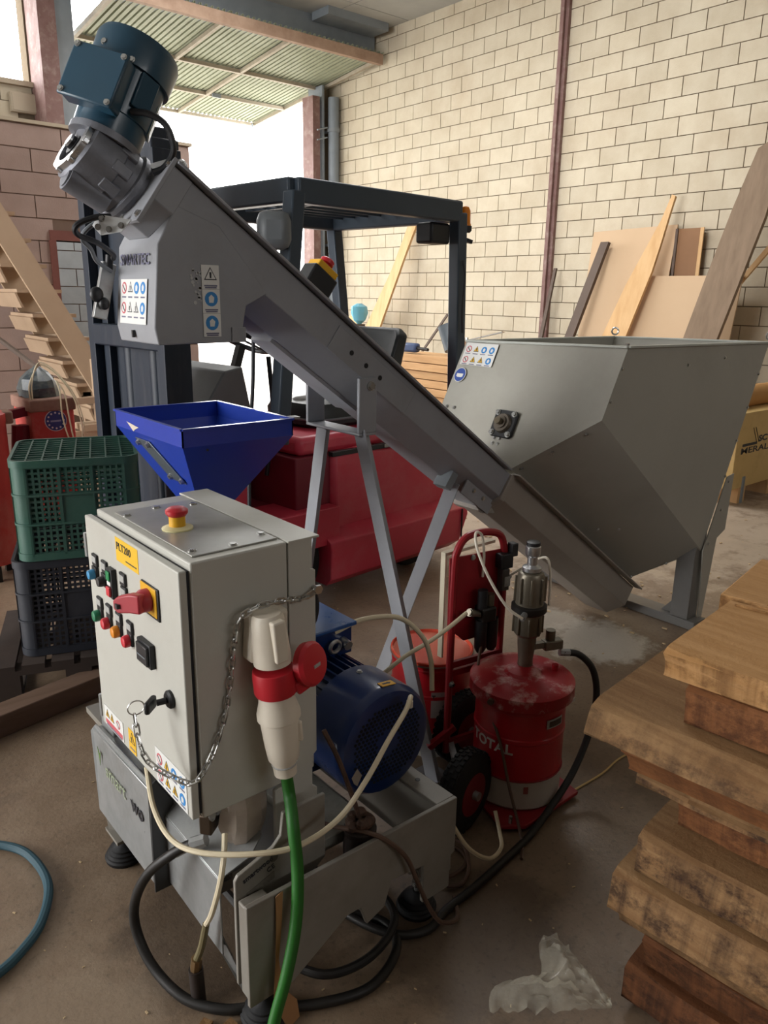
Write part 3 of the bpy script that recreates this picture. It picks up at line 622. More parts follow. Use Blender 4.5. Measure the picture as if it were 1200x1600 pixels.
b = B(); c = Vector((.6012, 1.90, .37)); b.prism([c+Vector((0, dy, dz)) for dy, dz in ((.012, .03), (.003, .005), (0, -.025), (-.004, .0), (-.014, .026), (-.004, .012), (.003, .02))], (-.001, 0, 0)); part('leaf_mark', b, mat('leaf_green_print', '#5a7a32', .6), bk)
text('lettering', 'smart', .06, (.6008, 1.862, .335), (0, -1, 0), (0, 0, 1), mat('faded_green_print', '#8d9a78', .6, col2='#a0a396', amt=.8, scale=60), bk)
b = B(); b.torus((.66, 1.572, .315), (0, 1, 0), .0, .012, 12, 6); part('carriage_bolt', b, M_BOLT, pb)
def foot(x, y, top):
    b = B(); b.lathe((x, y, 0), (0, 0, 1), [(.052, 0), (.055, .012), (.05, .016), (.05, .022), (.044, .026), (.044, .032), (.037, .036), (.037, .042), (.028, .047), (.018, .055), (.012, .06)], 24); f = part('rubber_foot', b, M_RUBBER, pb)
    b = B(); b.cyl((x, y, .055), (x, y, top), .008, n=10); part('levelling_screw', b, M_BOLT, f)
    b = B(); b.cyl((x, y, .075), (x, y, .087), .014, n=6); part('nut', b, M_BOLT, f)
foot(.655, 1.93, .2); foot(1.19, 1.245, .2); foot(.70, 1.225, .12); foot(1.2, 2.25, .2)
b = B(); b.prism([(.615, 1.955, .20), (.625, 1.955, .085), (.665, 1.90, .075), (.68, 1.88, .20)], (.003, -.003, 0)); part('foot_gusset', b, M_BASE, pb)
b = B(); b.box(.62, .69, 1.88, 1.97, .085, .095); part('foot_shelf', b, M_BASE, pb)
b = B(); b.box(1.13, 1.24, 1.21, 1.29, .16, .2); part('foot_shelf', b, M_BASE, pb, .004)
b = B(); b.prism([(1.10, 1.20, .19), (1.10, 1.32, .19), (1.19, 1.32, .19), (1.19, 1.20, .19)], (0, 0, .012)); part('chute_plate', b, M_BASE, pb)
b = B(); b.box(.985, 1.02, 1.2, 1.24, .12, .16); part('drain_plate', b, M_BASE, pb)
# orange strap caught on the plate corner
b = B(); b.rings([[(.708, 1.176, .36), (.726, 1.176, .366)], [(.705, 1.172, .29), (.72, 1.172, .30)], [(.70, 1.17, .2), (.708, 1.17, .2)], [(.69, 1.165, .11), (.715, 1.165, .12)], [(.70, 1.15, .06), (.74, 1.15, .085)], [(.71, 1.14, .03), (.74, 1.14, .045)]], False, False, False)
o = single('orange_strap', b, mat('orange_strap', '#a0754d', .7, amt=.5), 'torn orange strap hanging from the front plate beside the green cable', 'strap')
o.modifiers.new('thick', 'SOLIDIFY').thickness = .0015
# ---------------------------------------------------------------- control cabinet
cab = thing('control_cabinet', 'light grey control cabinet with coloured buttons and a red rotary switch', 'cabinet', (.74, 1.56, .51))
b = B(); b.box(.622, .845, 1.318, 1.815, .512, 1.093); body = part('cabinet_body', b, M_CAB, cab, .004)
M_SEAL = mat('door_seal', '#26262a', .7)
b = B(); b.box(.614, .624, 1.326, 1.822, .522, 1.075); part('door_seal', b, M_SEAL, cab)
b = B(); b.box(.598, .6155, 1.322, 1.832, .515, 1.078); door = part('door', b, M_CAB, cab, .003)
b = B(); b.box(.64, .838, 1.345, 1.745, 1.0935, 1.097); lidp = part('top_panel', b, mat('brushed_top', '#a9a8a2', .35, metal=.45, col2='#95948e', amt=.5, scale=10), cab, .001)
bolts(lidp, [(.652, 1.70, 1.097), (.735, 1.725, 1.097), (.82, 1.70, 1.097), (.655, 1.375, 1.097), (.74, 1.36, 1.097), (.825, 1.39, 1.097)], (0, 0, 1), .0075, .004)
b = B(); b.box(.845, .925, 1.312, 1.83, 1.0905, 1.0955); part('top_rim', b, M_CAB, cab, .001)
b = B(); b.prism([(.848, 1.318, 1.09), (.905, 1.318, 1.09), (.905, 1.318, 1.02), (.918, 1.318, 1.015), (.918, 1.318, .56), (.905, 1.318, .55), (.905, 1.318, .47), (.918, 1.318, .46), (.918, 1.318, .28), (.86, 1.318, .24), (.80, 1.318, .24), (.80, 1.318, .5), (.848, 1.318, .51)], (0, .012, 0)); part('rear_column', b, M_CAB, cab, .002)
b = B(); b.box(.848, .918, 1.33, 1.81, .51, 1.09); part('rear_housing', b, M_CAB, cab, .002)
# emergency stop on top
ec = Vector((.70, 1.535, 1.097))
b = B(); b.lathe(ec, (0, 0, 1), [(.034, 0), (.034, .003), (.024, .007)], 28); e0 = part('stop_collar', b, mat('clear_collar', '#d8cf9c', .4), lidp)
b = B(); b.lathe(ec+Vector((0, 0, .006)), (0, 0, 1), [(.018, 0), (.018, .024)], 24); part('stop_stem', b, M_YEL, lidp)
b = B(); b.lathe(ec+Vector((0, 0, .03)), (0, 0, 1), [(.02, 0), (.0245, .006), (.0245, .013), (.018, .018), (.008, .019)], 28); part('stop_button', b, M_RED, lidp)
DX = .598
def dbox(name, y, z, w, h, t, m, parent=door, x=DX, bev=.0015):
    b = B(); b.box(x-t, x, y-w/2, y+w/2, z-h/2, z+h/2); return part(name, b, m, parent, bev)
def dlens(name, y, z, r, t, m, x=DX, sz=1.0):
    b = B(); b.lathe((x, y, z), (-1, 0, 0), [(r, 0), (r, t*.6), (r*.85, t), (r*.4, t*1.08)], 20); o = part(name, b, m, door); return o
M_LTAG = mat('tag_grey', '#a9a9a6', .5, col2='#888886', amt=.6, scale=200)
def legend(y, z):
    dbox('legend_holder', y, z, .03, .03, .006, M_BLACK); dbox('legend_tag', y, z+.002, .024, .016, .001, M_LTAG, x=DX-.006)
for y, z, c in ((1.778, .945, '#3f8fc0'), (1.717, .945, '#3a3a3c')):
    dbox('button_body', y, z+.0, .028, .034, .008, M_BLACK); dlens('push_button', y, z-.002, .0125, .016, mat('button_'+c, c, .35), x=DX-.006); legend(y-.002, z+.033)
dbox('double_button_body', 1.668, .953, .032, .072, .012, M_BLACK); dbox('start_button', 1.668, .972, .02, .022, .004, mat('button_green', '#22834f', .35), x=DX-.012); dbox('stop_button', 1.668, .934, .02, .022, .006, mat('button_red', '#cf3b46', .35), x=DX-.012)
dbox('indicator_tag', 1.668, .953, .02, .01, .002, M_WHITE, x=DX-.012)
legend(1.605, .98); legend(1.603, .948)
for y, c in ((1.775, '#1e7a55'), (1.717, '#c72f3c'), (1.656, '#e08a1c'), (1.592, '#cc2736')):
    dbox('lamp_body', y-.004, .84, .026, .03, .006, M_BLACK)
    b = B(); b.lathe((DX-.004, y, .836), (-1, 0, 0), [(.0145, 0), (.0145, .012), (.012, .016), (.006, .018)], 20); part('indicator_lamp', b, mat('lamp_'+c, c, .3, coat=.3), door); legend(y-.006, .870)
dbox('meter', 1.494, .844, .068, .056, .012, M_BLACK); dbox('meter_flap', 1.494, .844, .054, .044, .006, mat('dark_grey_plastic', '#2c2c2f', .35), x=DX-.012); dbox('meter_slot', 1.494, .84, .04, .003, .001, M_CABLEG, x=DX-.018)
# rotary isolator
dbox('isolator_plate', 1.463, .978, .078, .064, .006, M_YEL); dbox('isolator_frame', 1.459, .976, .084, .072, .004, M_BLACK, x=DX)
b = B(); b.lathe((DX-.006, 1.463, .978), (-1, 0, 0), [(.025, 0), (.025, .014), (.02, .022)], 24); rk = part('isolator_knob', b, mat('isolator_red', '#a8323c', .4), door)
b = B(); b.prism([(DX-.018, 1.446, 1.0), (DX-.028, 1.472, .998), (DX-.04, 1.505, .986), (DX-.046, 1.517, .975), (DX-.046, 1.518, .955), (DX-.04, 1.508, .946), (DX-.028, 1.475, .954), (DX-.018, 1.446, .958)], (.0, .0, .0) if False else (-.018, -.006, 0)); part('isolator_handle', b, MATS['isolator_red'], rk, .004)
b = B(); b.box(DX-.0625, DX-.054, 1.492, 1.504, .96, .97); part('padlock_slot', b, M_SDARK, rk)
# name label
sl = dbox('name_label', 1.578, 1.044, .123, .056, .0008, mat('yellow_label', '#e0b321', .5, amt=.2), bev=0)
WL = sl
text('lettering', 'PLT200', .026, (DX-.0012, 1.634, 1.044), (0, -1, 0), (0, 0, 1), M_SDARK, door, squeeze=1.0)
dbox('small_print', 1.556, 1.027, .06, .003, .001, M_SDARK, bev=0)
# hinges
for z in (1.0, .56):
    b = B(); b.cyl((.60, 1.84, z-.03), (.60, 1.84, z+.03), .006, n=10); part('hinge', b, M_ZINC, cab)
# lower stickers on the door
s1 = sticker(door, (DX-.0003, 1.81, .522), (0, -1, 0), (0, 0, 1), .12, .055, [('tri', .02, .035, .013), ('tri', .05, .035, .013), ('red', .09, .035, .012), ('rbar', .06, .012, .055), ('bar', .06, .003, .05)])
s2 = sticker(door, (DX-.0003, 1.655, .522), (0, -1, 0), (0, 0, 1), .042, .06, [('tri', .021, .038, .017), ('bar', .021, .01, .015)], M_SYEL)
ic = []
for r in range(2):
    for k, kd in enumerate(['red', 'tri', 'blue', 'blue'] if r == 0 else ['red', 'tri', 'tri', 'blue']): ic += [(kd, .022+.037*k, .068-.042*r, .014), ('bar', .022+.037*k, .05-.042*r, .012)]
sticker(door, (DX-.0003, 1.496, .52), (0, -1, 0), (0, 0, 1), .155, .092, ic)
# lock and key
b = B(); b.lathe((DX, 1.392, .775), (-1, 0, 0), [(.02, 0), (.02, .006), (.016, .01)], 20); lk = part('lock', b, M_BLACK, door)
kd_ = thing('key', 'black headed key in the cabinet lock with a wire ring', 'key', (DX-.03, 1.41, .76))
b = B(); b.cyl((DX-.011, 1.392, .775), (DX-.03, 1.398, .773), .007, n=10); part('key_shank', b, M_BLACK, kd_)
b = B(); b.obox((DX-.042, 1.402, .771), (.75, .66, 0), (-.66, .75, 0), (0, 0, 1), .042, .012, .028); part('key_head', b, M_BLACK, kd_, .005)
b = B(); b.torus((DX-.064, 1.425, .762), (.2, 1, .1), .017, .0016, 22, 6); part('key_ring', b, M_BOLT, kd_)
# chain from the key ring round to the bolt on the column
chn = thing('security_chain', 'bright steel link chain hanging from key ring across the cabinet corner', 'chain', (.6, 1.33, .62))
cp = smooth_path([(.531, 1.428, .744), (.528, 1.41, .70), (.535, 1.385, .655), (.565, 1.345, .628), (.595, 1.30, .622), (.635, 1.305, .655), (.66, 1.308, .70), (.682, 1.309, .76), (.695, 1.309, .83), (.703, 1.305, .90), (.712, 1.295, .957), (.732, 1.27, .986), (.77, 1.262, .992), (.81, 1.27, .985), (.84, 1.29, .972), (.87, 1.304, .962), (.895, 1.306, .964), (.912, 1.306, .972)], 30)
acc = 0; last = cp[0]; k = 0; nl = .0195
for p0, p1 in zip(cp, cp[1:]):
    acc += (p1-p0).length
    if acc >= nl:
        acc = 0; d = (p1-last).normalized(); c = (last+p1)/2; x_, y_, _ = frame(d); nrm = x_ if k % 2 else y_
        b = B(); sd = nrm.cross(d).normalized(); L2 = .0085; R2 = .0058; pts = []
        for a in range(8): pts.append(c + d*(L2+R2*math.cos(math.pi*a/7-math.pi/2)*1.0) + sd*R2*math.sin(math.pi*a/7-math.pi/2))
        for a in range(8): pts.append(c - d*(L2+R2*math.cos(math.pi*a/7-math.pi/2)) - sd*R2*math.sin(math.pi*a/7-math.pi/2))
        pts.append(pts[0]); b.tube(pts, .0021, 5, 0, False); part('link', b, M_BOLT, chn); last = p1; k += 1
b = B(); b.cyl((.912, 1.318, .975), (.912, 1.298, .975), .006, n=8); b.cyl((.912, 1.302, .975), (.912, 1.296, .975), .011, n=6); part('chain_bolt', b, M_BOLT, chn)
# wall socket, plug, green cable
M_IVORY = mat('ivory_plastic', '#d8cfbf', .4, col2='#c8bead', amt=.4, scale=6, dirt='#a3927c', dirt_amt=.2)
b = B(); b.obox((.772, 1.295, .912), (.995, 0, -.08), (0, 1, 0), (.08, 0, .995), .085, .046, .11); so = part('socket_box', b, M_IVORY, cab, .008)
pa0, pa1 = Vector((.758, 1.262, .972)), Vector((.782, 1.246, .62)); pd = (pa1-pa0).normalized()
b = B(); b.lathe(pa0, pd, [(.028, 0), (.034, .01), (.038, .06), (.040, .11)], 24); part('socket_barrel', b, M_IVORY, so)
b = B(); b.obox(pa0+pd*.05+Vector((0, -.036, 0)), pd, (0, 1, 0), pd.cross(Vector((0, 1, 0))), .09, .02, .03); part('socket_rib', b, M_IVORY, so, .004)
b = B(); b.lathe(pa0+pd*.125, pd, [(.044, 0), (.046, .01), (.046, .05), (.044, .055)], 28); part('red_ring', b, M_RED, so, .001)
cvd = Vector((.35, -.9, .25)).normalized()
b = B(); cc = pa0+pd*.14+Vector((.068, -.03, .016)); b.lathe(cc-cvd*.012, cvd, [(.03, 0), (.046, .004), (.048, .02), (.042, .028), (.02, .032)], 26); fl = part('red_flap', b, M_RED, so)
b = B(); b.bar(pa0+pd*.16+Vector((.03, -.025, -.01)), cc-Vector((0, 0, .03)), .03, .03); part('flap_hinge', b, M_RED, so, .004)
b = B(); q = cc + cvd*.021; r_ = Vector((.93, .36, 0)).normalized(); b.obox(q+Vector((.0, .0, -.008)), r_, cvd, Vector((0, 0, 1)), .022, .002, .016); part('flap_label', b, M_LTAG, so)
pl = thing('power_plug', 'ivory industrial plug with thick green cable hanging from red socket', 'plug', (.78, 1.2, .0))
b = B(); b.lathe(pa0+pd*.182, pd, [(.038, 0), (.040, .02), (.047, .045), (.047, .056), (.042, .06), (.038, .12), (.034, .155), (.027, .165), (.025, .195), (.018, .2)], 26); pbod = part('plug_body', b, M_IVORY, pl)
b = B(); b.obox(pa0+pd*.27+Vector((.028, -.028, 0)), pd, (.7, -.7, 0), pd.cross(Vector((.7, -.7, 0))), .045, .016, .012); part('grip_rib', b, M_IVORY, pbod, .003)
b = B(); b.torus(pa0+pd*.352, pd, .026, .0025, 24, 6); part('clamp_ring', b, M_LTAG, pbod)
M_GREEN = mat('green_cable', '#24641f', .5, col2='#1c5218', amt=.4, scale=10)
b = B(); e = pa0+pd*.37; b.tube([e, e+pd*.06+Vector((0, -.005, 0)), (.768, 1.195, .50), (.758, 1.165, .40), (.735, 1.14, .30), (.70, 1.125, .2), (.665, 1.12, .11), (.63, 1.10, .035), (.59, 1.05, .014), (.53, .95, .013), (.45, .85, .013)], .0135, 12, 10); part('green_cable', b, M_GREEN, pl)
# ---------------------------------------------------------------- blue funnel and press head
M_BLUE = mat('blue_paint', '#1d3aa0', .33, col2='#17308a', amt=.5, scale=3, coat=.35, dirt='#2c4a9a', dirt_amt=.3)
fu = thing('blue_funnel', 'glossy blue square feed funnel under the conveyor chute', 'funnel', (1.11, 2.2, .36))
X0, X1, Y0, Y1, ZT = .925, 1.29, 1.965, 2.445, 1.233
top = [(X0, Y0), (X1, Y0), (X1, Y1), (X0, Y1)]; mid = [(X0+.0, Y0+.0), (X1, Y0), (X1, Y1), (X0, Y1)]; bot = [(X0+.13, Y0+.17), (X1-.15, Y0+.17), (X1-.15, Y1-.2), (X0+.13, Y1-.2)]
names = ('front', 'right', 'back', 'left')
for i in range(4):
    j = (i+1) % 4; P = [Vector((*top[i], ZT)), Vector((*top[j], ZT)), Vector((*top[j], ZT-.05)), Vector((*bot[j], .93)), Vector((*bot[i], .93)), Vector((*top[i], ZT-.05))]
    c = Vector((1.11, 2.2, ZT)); n1 = (P[1]-P[0]).cross(P[5]-P[0]).normalized(); n1 = n1 if n1.dot(c-P[0]) > 0 else -n1
    b = B(); b.prism([P[0], P[1], P[2], P[5]], n1*.004); part('funnel_collar', b, M_BLUE, fu)
    n2 = (P[2]-P[5]).cross(P[4]-P[5]).normalized(); n2 = n2 if n2.dot(c-P[5]) > 0 else -n2
    b = B(); b.prism([P[5], P[2], P[3], P[4]], n2*.004); sd = part('funnel_side', b, M_BLUE, fu)
    if i == 3: left_side, nl_ = sd, -n2
b = B()
for i in range(4): b.bar((*top[i], ZT), (*top[(i+1) % 4], ZT), .012, .006)
part('funnel_rim', b, M_BLUE, fu)
def onL(y, z): # point on the left sloping side
    t = (ZT-.05-z)/(ZT-.05-.93); return Vector((X0+.13*t, y, z))
pn = nl_
P = [onL(2.31, 1.165), onL(2.205, 1.165), onL(2.095, 1.045), onL(2.20, 1.045)]
b = B(); b.prism([p+pn*.001 for p in P], pn*.004); vp = part('inspection_plate', b, mat('dull_plate', '#77818c', .35, metal=.7, amt=.5, scale=12), left_side, .001)
bolts(vp, [onL(2.293, 1.153)+pn*.005, onL(2.222, 1.155)+pn*.005, onL(2.11, 1.056)+pn*.005, onL(2.187, 1.056)+pn*.005], pn, .008, .009)
b = B(); q = onL(2.30, 1.195); b.prism([(X0-.001, 2.35, 1.208), (X0-.001, 2.26, 1.20), (X0-.001, 2.29, 1.19), (X0-.001, 2.30, 1.183)], (-.0008, 0, 0)); part('torn_label', b, mat('torn_label', '#cdbfae', .7), fu)
b = B(); b.disc((1.0, Y0, 1.17), (0, -1, 0), .004, .001); part('rivet', b, M_SDARK, fu)
b = B(); b.cyl((1.1, 2.19, .35), (1.1, 2.19, .93), .105, n=28); part('press_head', b, M_BLUE, fu)
b = B(); b.box(1.285, 1.34, 2.0, 2.03, 1.226, 1.232); part('rim_tab', b, M_ZINC, fu)
# ---------------------------------------------------------------- blue motor
M_NAVY = mat('navy_motor_paint', '#11295a', .32, col2='#0c1d42', amt=.5, scale=6, coat=.4, dirt='#27456f', dirt_amt=.25)
mo = thing('electric_motor', 'large navy blue electric motor with perforated fan cover beside the cabinet', 'motor', (1.165, 1.7, .35))
mc = Vector((1.145, 1.325, .487)); dY = Vector((0, 1, 0))
b = B(); b.lathe(mc, dY, [(.128, .0), (.14, .004), (.15, .018), (.152, .03), (.152, .155), (.146, .16)], 40); fan = part('fan_cover', b, M_NAVY, mo)
x_, y_ = Vector((1, 0, 0)), Vector((0, 0, 1))
b = B()
for i in range(-9, 10):
    for j in range(-9, 10):
        px, pz = i*.0125+(.00625 if j % 2 else 0), j*.011; r = math.hypot(px, pz)
        if .035 < r < .112: b.disc(mc+Vector((px, -.0003, pz)), (0, -1, 0), .0046, .0008, 6)
o = part('grille_hole', b, mat('grille_dark', '#070a10', .8), fan); o['kind'] = 'stuff'
b = B(); b.cyl(mc+dY*.15, mc+dY*.50, .118, n=32); part('stator', b, M_NAVY, mo)
for i in range(34):
    a = 2*math.pi*i/34; d = Vector((math.cos(a), 0, math.sin(a)))
    if d.z < -.75: continue
    b = B(); b.obox(mc+dY*.325+d*.126, dY, d, dY.cross(d), .33, .03, .005); part('cooling_fin', b, M_NAVY, mo)
b = B(); b.lathe(mc+dY*.49, dY, [(.14, 0), (.14, .03), (.10, .06), (.05, .12)], 32); part('end_shield', b, M_NAVY, mo)
b = B(); b.box(1.1, 1.24, 1.60, 1.78, .61, .695); tbx = part('terminal_box', b, M_NAVY, mo, .004)
b = B(); b.box(1.09, 1.25, 1.59, 1.79, .695, .707); part('terminal_lid', b, mat('lid_blue', '#2c5490', .3, coat=.4), mo, .003)
b = B(); b.cyl((1.205, 1.60, .655), (1.205, 1.57, .65), .014, n=14); part('cable_gland', b, M_ALU, tbx)
b = B(); b.torus((1.165, 1.58, .655), (0, 1, .1), .017, .006, 20, 8); part('lifting_eye', b, M_ALU, mo)
b = B(); b.box(1.0, 1.29, 1.50, 1.76, .353, .368); b.box(1.02, 1.06, 1.50, 1.76, .368, .43); b.box(1.23, 1.27, 1.50, 1.76, .368, .43); part('motor_feet', b, M_NAVY, mo, .003)
d = Vector((.12, 0, .99)).normalized(); e = dY.cross(d)
b = B(); b.obox(mc+dY*.03+d*.152, dY, d, e, .022, .002, .045); dl = part('direction_label', b, M_YEL, fan)
b = B(); q = mc+dY*.03+d*.1532; b.prism([q-e*.014-dY*.003, q+e*.004-dY*.003, q+e*.004-dY*.006, q+e*.014, q+e*.004+dY*.006, q+e*.004+dY*.003, q-e*.014+dY*.003], d*.0006); part('arrow', b, M_SDARK, fan)
bolts(fan, [mc+dY*.12+Vector((0, 0, .152))], (0, 0, 1), .006)
b = B(); b.prism([mc+Vector((-.118, -.0006, -.055)), mc+Vector((-.10, -.0006, -.035)), mc+Vector((-.085, -.0006, -.06)), mc+Vector((-.1, -.0006, -.085)), mc+Vector((-.11, -.0006, -.075))], (0, -.0008, 0)); part('scraped_patch', b, mat('scraped_paint', '#9a8f82', .7), fan)
# ---------------------------------------------------------------- grimy filter cup and small stuff on the base
gf = thing('grease_filter', 'rusty brown grease caked filter cup standing behind the front plate', 'filter', (.955, 1.245, .2))
b = B(); b.lathe((.985, 1.235, .2), (0, 0, 1), [(.034, 0), (.04, .02), (.042, .12), (.037, .15), (.04, .155), (.04, .165), (.03, .17)], 20); part('cup', b, mat('dark_cup', '#241a16', .5, amt=.6), gf)
for i in range(11):
    a = i*2.4; b = B(); b.ball((.985+.024*math.cos(a), 1.235+.022*math.sin(a), .377+.004*(i % 4)), .015, .014, .013, 8, 5); part('grease_clump', b, M_GRIME, gf)
b = B(); b.tube([(.985, 1.235, .38), (.972, 1.245, .44), (.945, 1.27, .55), (.925, 1.30, .62)], .006, 7); part('riser_tube', b, M_GRIME, gf)
pbag = B()
rs = []
rg = random.Random(5)
for k, (z, r) in enumerate(((.375, .03), (.40, .05), (.44, .06), (.48, .055), (.515, .04))):
    rs.append([(.74+r*math.cos(a)*rg.uniform(.8, 1.15), 1.36+.6*r*math.sin(a)*rg.uniform(.8, 1.15), z+rg.uniform(-.008, .008)) for a in [2*math.pi*i/14 for i in range(14)]])
pbag.rings(rs); single('crumpled_plastic_wrap', pbag, mat('dusty_plastic', '#b8aa9c', .35, col2='#9c8d80', amt=.6, scale=20, alpha=.85), 'crumpled dusty plastic wrap tucked below the cabinet', 'plastic wrap', ang=20)
vm = thing('valve_manifold', 'dark brass valve manifold tucked below the cabinet', 'valve', (.68, 1.40, .42))
b = B(); b.obox((.68, 1.39, .455), (.8, .6, 0), (-.6, .8, 0), (0, 0, 1), .09, .03, .05); part('valve_block', b, mat('dark_brass', '#4a3d30', .45, metal=.6, amt=.6), vm, .004)
for i in range(4):
    b = B(); b.cyl((.66+.02*i, 1.36+.012*i, .47), (.655+.02*i, 1.345+.012*i, .49), .008, n=10); part('fitting', b, M_BOLT, vm)
# ---------------------------------------------------------------- hoses and cables
M_HOSEW = mat('cream_hose', '#d4c8ac', .4, col2='#c0b08e', amt=.4, scale=8)
M_HOSEK = mat('black_hose', '#161514', .5, col2='#2a2521', amt=.6, scale=14)
M_HOSEB = mat('brown_hose', '#5a4438', .55, amt=.5, scale=12)
M_TEAL = mat('teal_hose', '#2a4c58', .5, col2='#20404c', amt=.4, scale=6)
def hose(name, label, cat, pts, r, m, n=10, sm=8, group=None):
    b = B(); b.tube(pts, r, n, sm); return single(name, b, m, label, cat, group)
hose('garden_hose', 'dark teal hose curving across the floor at the left edge', 'hose', [(.2, 2.28, .014), (.3, 2.25, .014), (.382, 2.19, .014), (.435, 2.094, .014), (.442, 1.942, .014), (.386, 1.813, .014), (.312, 1.743, .014), (.24, 1.71, .014), (.1, 1.68, .014)], .0125, M_TEAL)
h = thing('air_hose', 'thin cream air hose sagging under the cabinet to the motor', 'hose', (.7, 1.2, .5))
b = B(); b.tube([(.61, 1.59, .50), (.585, 1.5, .45), (.58, 1.40, .43), (.605, 1.31, .44), (.68, 1.22, .455), (.77, 1.18, .455), (.87, 1.17, .48), (.96, 1.185, .53), (1.06, 1.22, .585), (1.135, 1.25, .615), (1.175, 1.275, .63), (1.18, 1.283, .612)], .0063); part('tube', b, M_HOSEW, h)
b = B(); b.cyl((1.18, 1.283, .614), (1.18, 1.283, .597), .0085, n=10); part('end_fitting', b, M_IVORY, h)
h = thing('white_grease_line', 'short cream line dropping from the valve to a brass nozzle', 'hose', (.6, 1.33, 0))
b = B(); b.tube([(.675, 1.33, .44), (.655, 1.30, .41), (.635, 1.285, .36), (.62, 1.30, .28), (.612, 1.32, .235)], .0065); part('tube', b, M_HOSEW, h)
b = B(); b.tube([(.613, 1.318, .24), (.607, 1.335, .17), (.60, 1.35, .125)], .0085, 10); part('sleeve', b, mat('olive_sleeve', '#6f6548', .5), h)
b = B(); b.cyl((.60, 1.35, .128), (.598, 1.355, .095), .013, n=8); part('brass_nut', b, mat('old_brass', '#8a6f4d', .4, metal=.7), h)
b = B(); b.cyl((.598, 1.355, .095), (.60, 1.352, .0), .017, n=12); part('nozzle', b, mat('dark_nozzle', '#2d2522', .5), h)
h = thing('black_grease_hose', 'thick black hose looping from a brass coupling down to the floor', 'hose', (.55, 1.4, 0))
b = B(); b.tube([(.655, 1.385, .40), (.625, 1.41, .385), (.59, 1.44, .355), (.555, 1.49, .29), (.535, 1.53, .2), (.53, 1.53, .12), (.54, 1.47, .05), (.57, 1.37, .018), (.625, 1.29, .014), (.69, 1.245, .014), (.80, 1.165, .014), (.93, 1.12, .014), (1.05, 1.165, .014), (1.08, 1.25, .014), (1.02, 1.34, .014), (.92, 1.42, .014), (.88, 1.6, .014)], .012, 12); part('tube', b, M_HOSEK, h)
b = B(); b.cyl((.63, 1.407, .388), (.655, 1.383, .402), .015, n=8); b.cyl((.60, 1.432, .364), (.632, 1.405, .389), .0125, n=12); part('coupling', b, M_ZINC, h)
hose('coiled_floor_hose', 'black hose coiled on the floor beneath the machine base', 'hose', [(.80, 1.62, .035), (.80, 1.45, .035), (.80, 1.32, .035), (.85, 1.2, .038), (.97, 1.17, .038), (1.09, 1.22, .04), (1.12, 1.34, .035), (1.05, 1.44, .035), (1.02, 1.62, .035)], .011, M_HOSEK)
h = thing('pump_hose', 'black pump hose arching from the grease drum to the floor', 'hose', (1.7, 1.25, 0))
b = B(); b.tube([(1.955, 1.385, .475), (2.01, 1.36, .46), (2.055, 1.33, .40), (2.06, 1.31, .30), (2.0, 1.29, .19), (1.90, 1.27, .10), (1.78, 1.255, .04), (1.654, 1.231, .014), (1.50, 1.205, .014), (1.351, 1.186, .014), (1.24, 1.178, .014), (1.15, 1.16, .014), (1.07, 1.21, .014), (1.02, 1.34, .014), (1.0, 1.55, .014)], .0115, 12); part('tube', b, M_HOSEK, h)
b = B(); b.cyl((1.945, 1.392, .476), (1.975, 1.375, .472), .013, n=8); part('coupling', b, M_ZINC, h)
h = thing('brown_drain_hose', 'thin brown hose lying over the front plate to the floor', 'hose', (1.0, 1.2, .1))
b = B(); b.tube([(.895, 1.34, .37), (.93, 1.27, .372), (.98, 1.2, .372), (1.02, 1.172, .345), (1.07, 1.16, .28), (1.10, 1.15, .2), (1.13, 1.14, .12), (1.17, 1.13, .05), (1.24, 1.14, .012), (1.29, 1.20, .012)], .006); part('tube', b, M_HOSEB, h)
hose('motor_air_tube', 'cream tube arching from the motor terminal box past the conveyor leg', 'tube', [(1.18, 1.605, .685), (1.28, 1.6, .70), (1.40, 1.58, .68), (1.47, 1.55, .61), (1.49, 1.53, .53), (1.47, 1.5, .45)], .0075, M_HOSEW)
hose('regulator_air_tube', 'cream tube running from the trolley regulator down behind the motor', 'tube', [(1.68, 1.57, .625), (1.60, 1.575, .59), (1.545, 1.59, .56), (1.47, 1.62, .52), (1.41, 1.65, .47), (1.37, 1.68, .42)], .007, M_HOSEW)
hose('floor_air_tube', 'cream tube on the floor between base and trolley wheel', 'tube', [(1.268, 1.25, .30), (1.30, 1.24, .23), (1.36, 1.22, .12), (1.44, 1.21, .05), (1.52, 1.235, .03), (1.55, 1.27, .05), (1.56, 1.30, .10)], .006, M_HOSEW)
hose('cabinet_cable', 'black cable looping out behind the cabinet column', 'cable', [(.912, 1.45, 1.0), (.955, 1.44, .975), (.995, 1.43, .90), (.985, 1.42, .84), (.94, 1.42, .805), (.912, 1.42, .80)], .006, M_CABLE)
hose('funnel_cable', 'black cable hanging down behind the blue funnel rim', 'cable', [(1.42, 2.40, 1.62), (1.415, 2.40, 1.40), (1.40, 2.39, 1.25), (1.375, 2.38, 1.05), (1.35, 2.35, .8), (1.33, 2.3, .5)], .007, M_CABLE)
hose('cable_tangle', 'dark tangle of thin hose on the floor behind the rubber foot', 'hose', [(1.27, 1.33, .012), (1.36, 1.38, .012), (1.43, 1.34, .012), (1.41, 1.27, .014), (1.32, 1.26, .018), (1.28, 1.33, .022), (1.36, 1.40, .024), (1.45, 1.34, .022), (1.40, 1.25, .02), (1.34, 1.22, .012), (1.30, 1.24, .012)], .006, M_HOSEB)
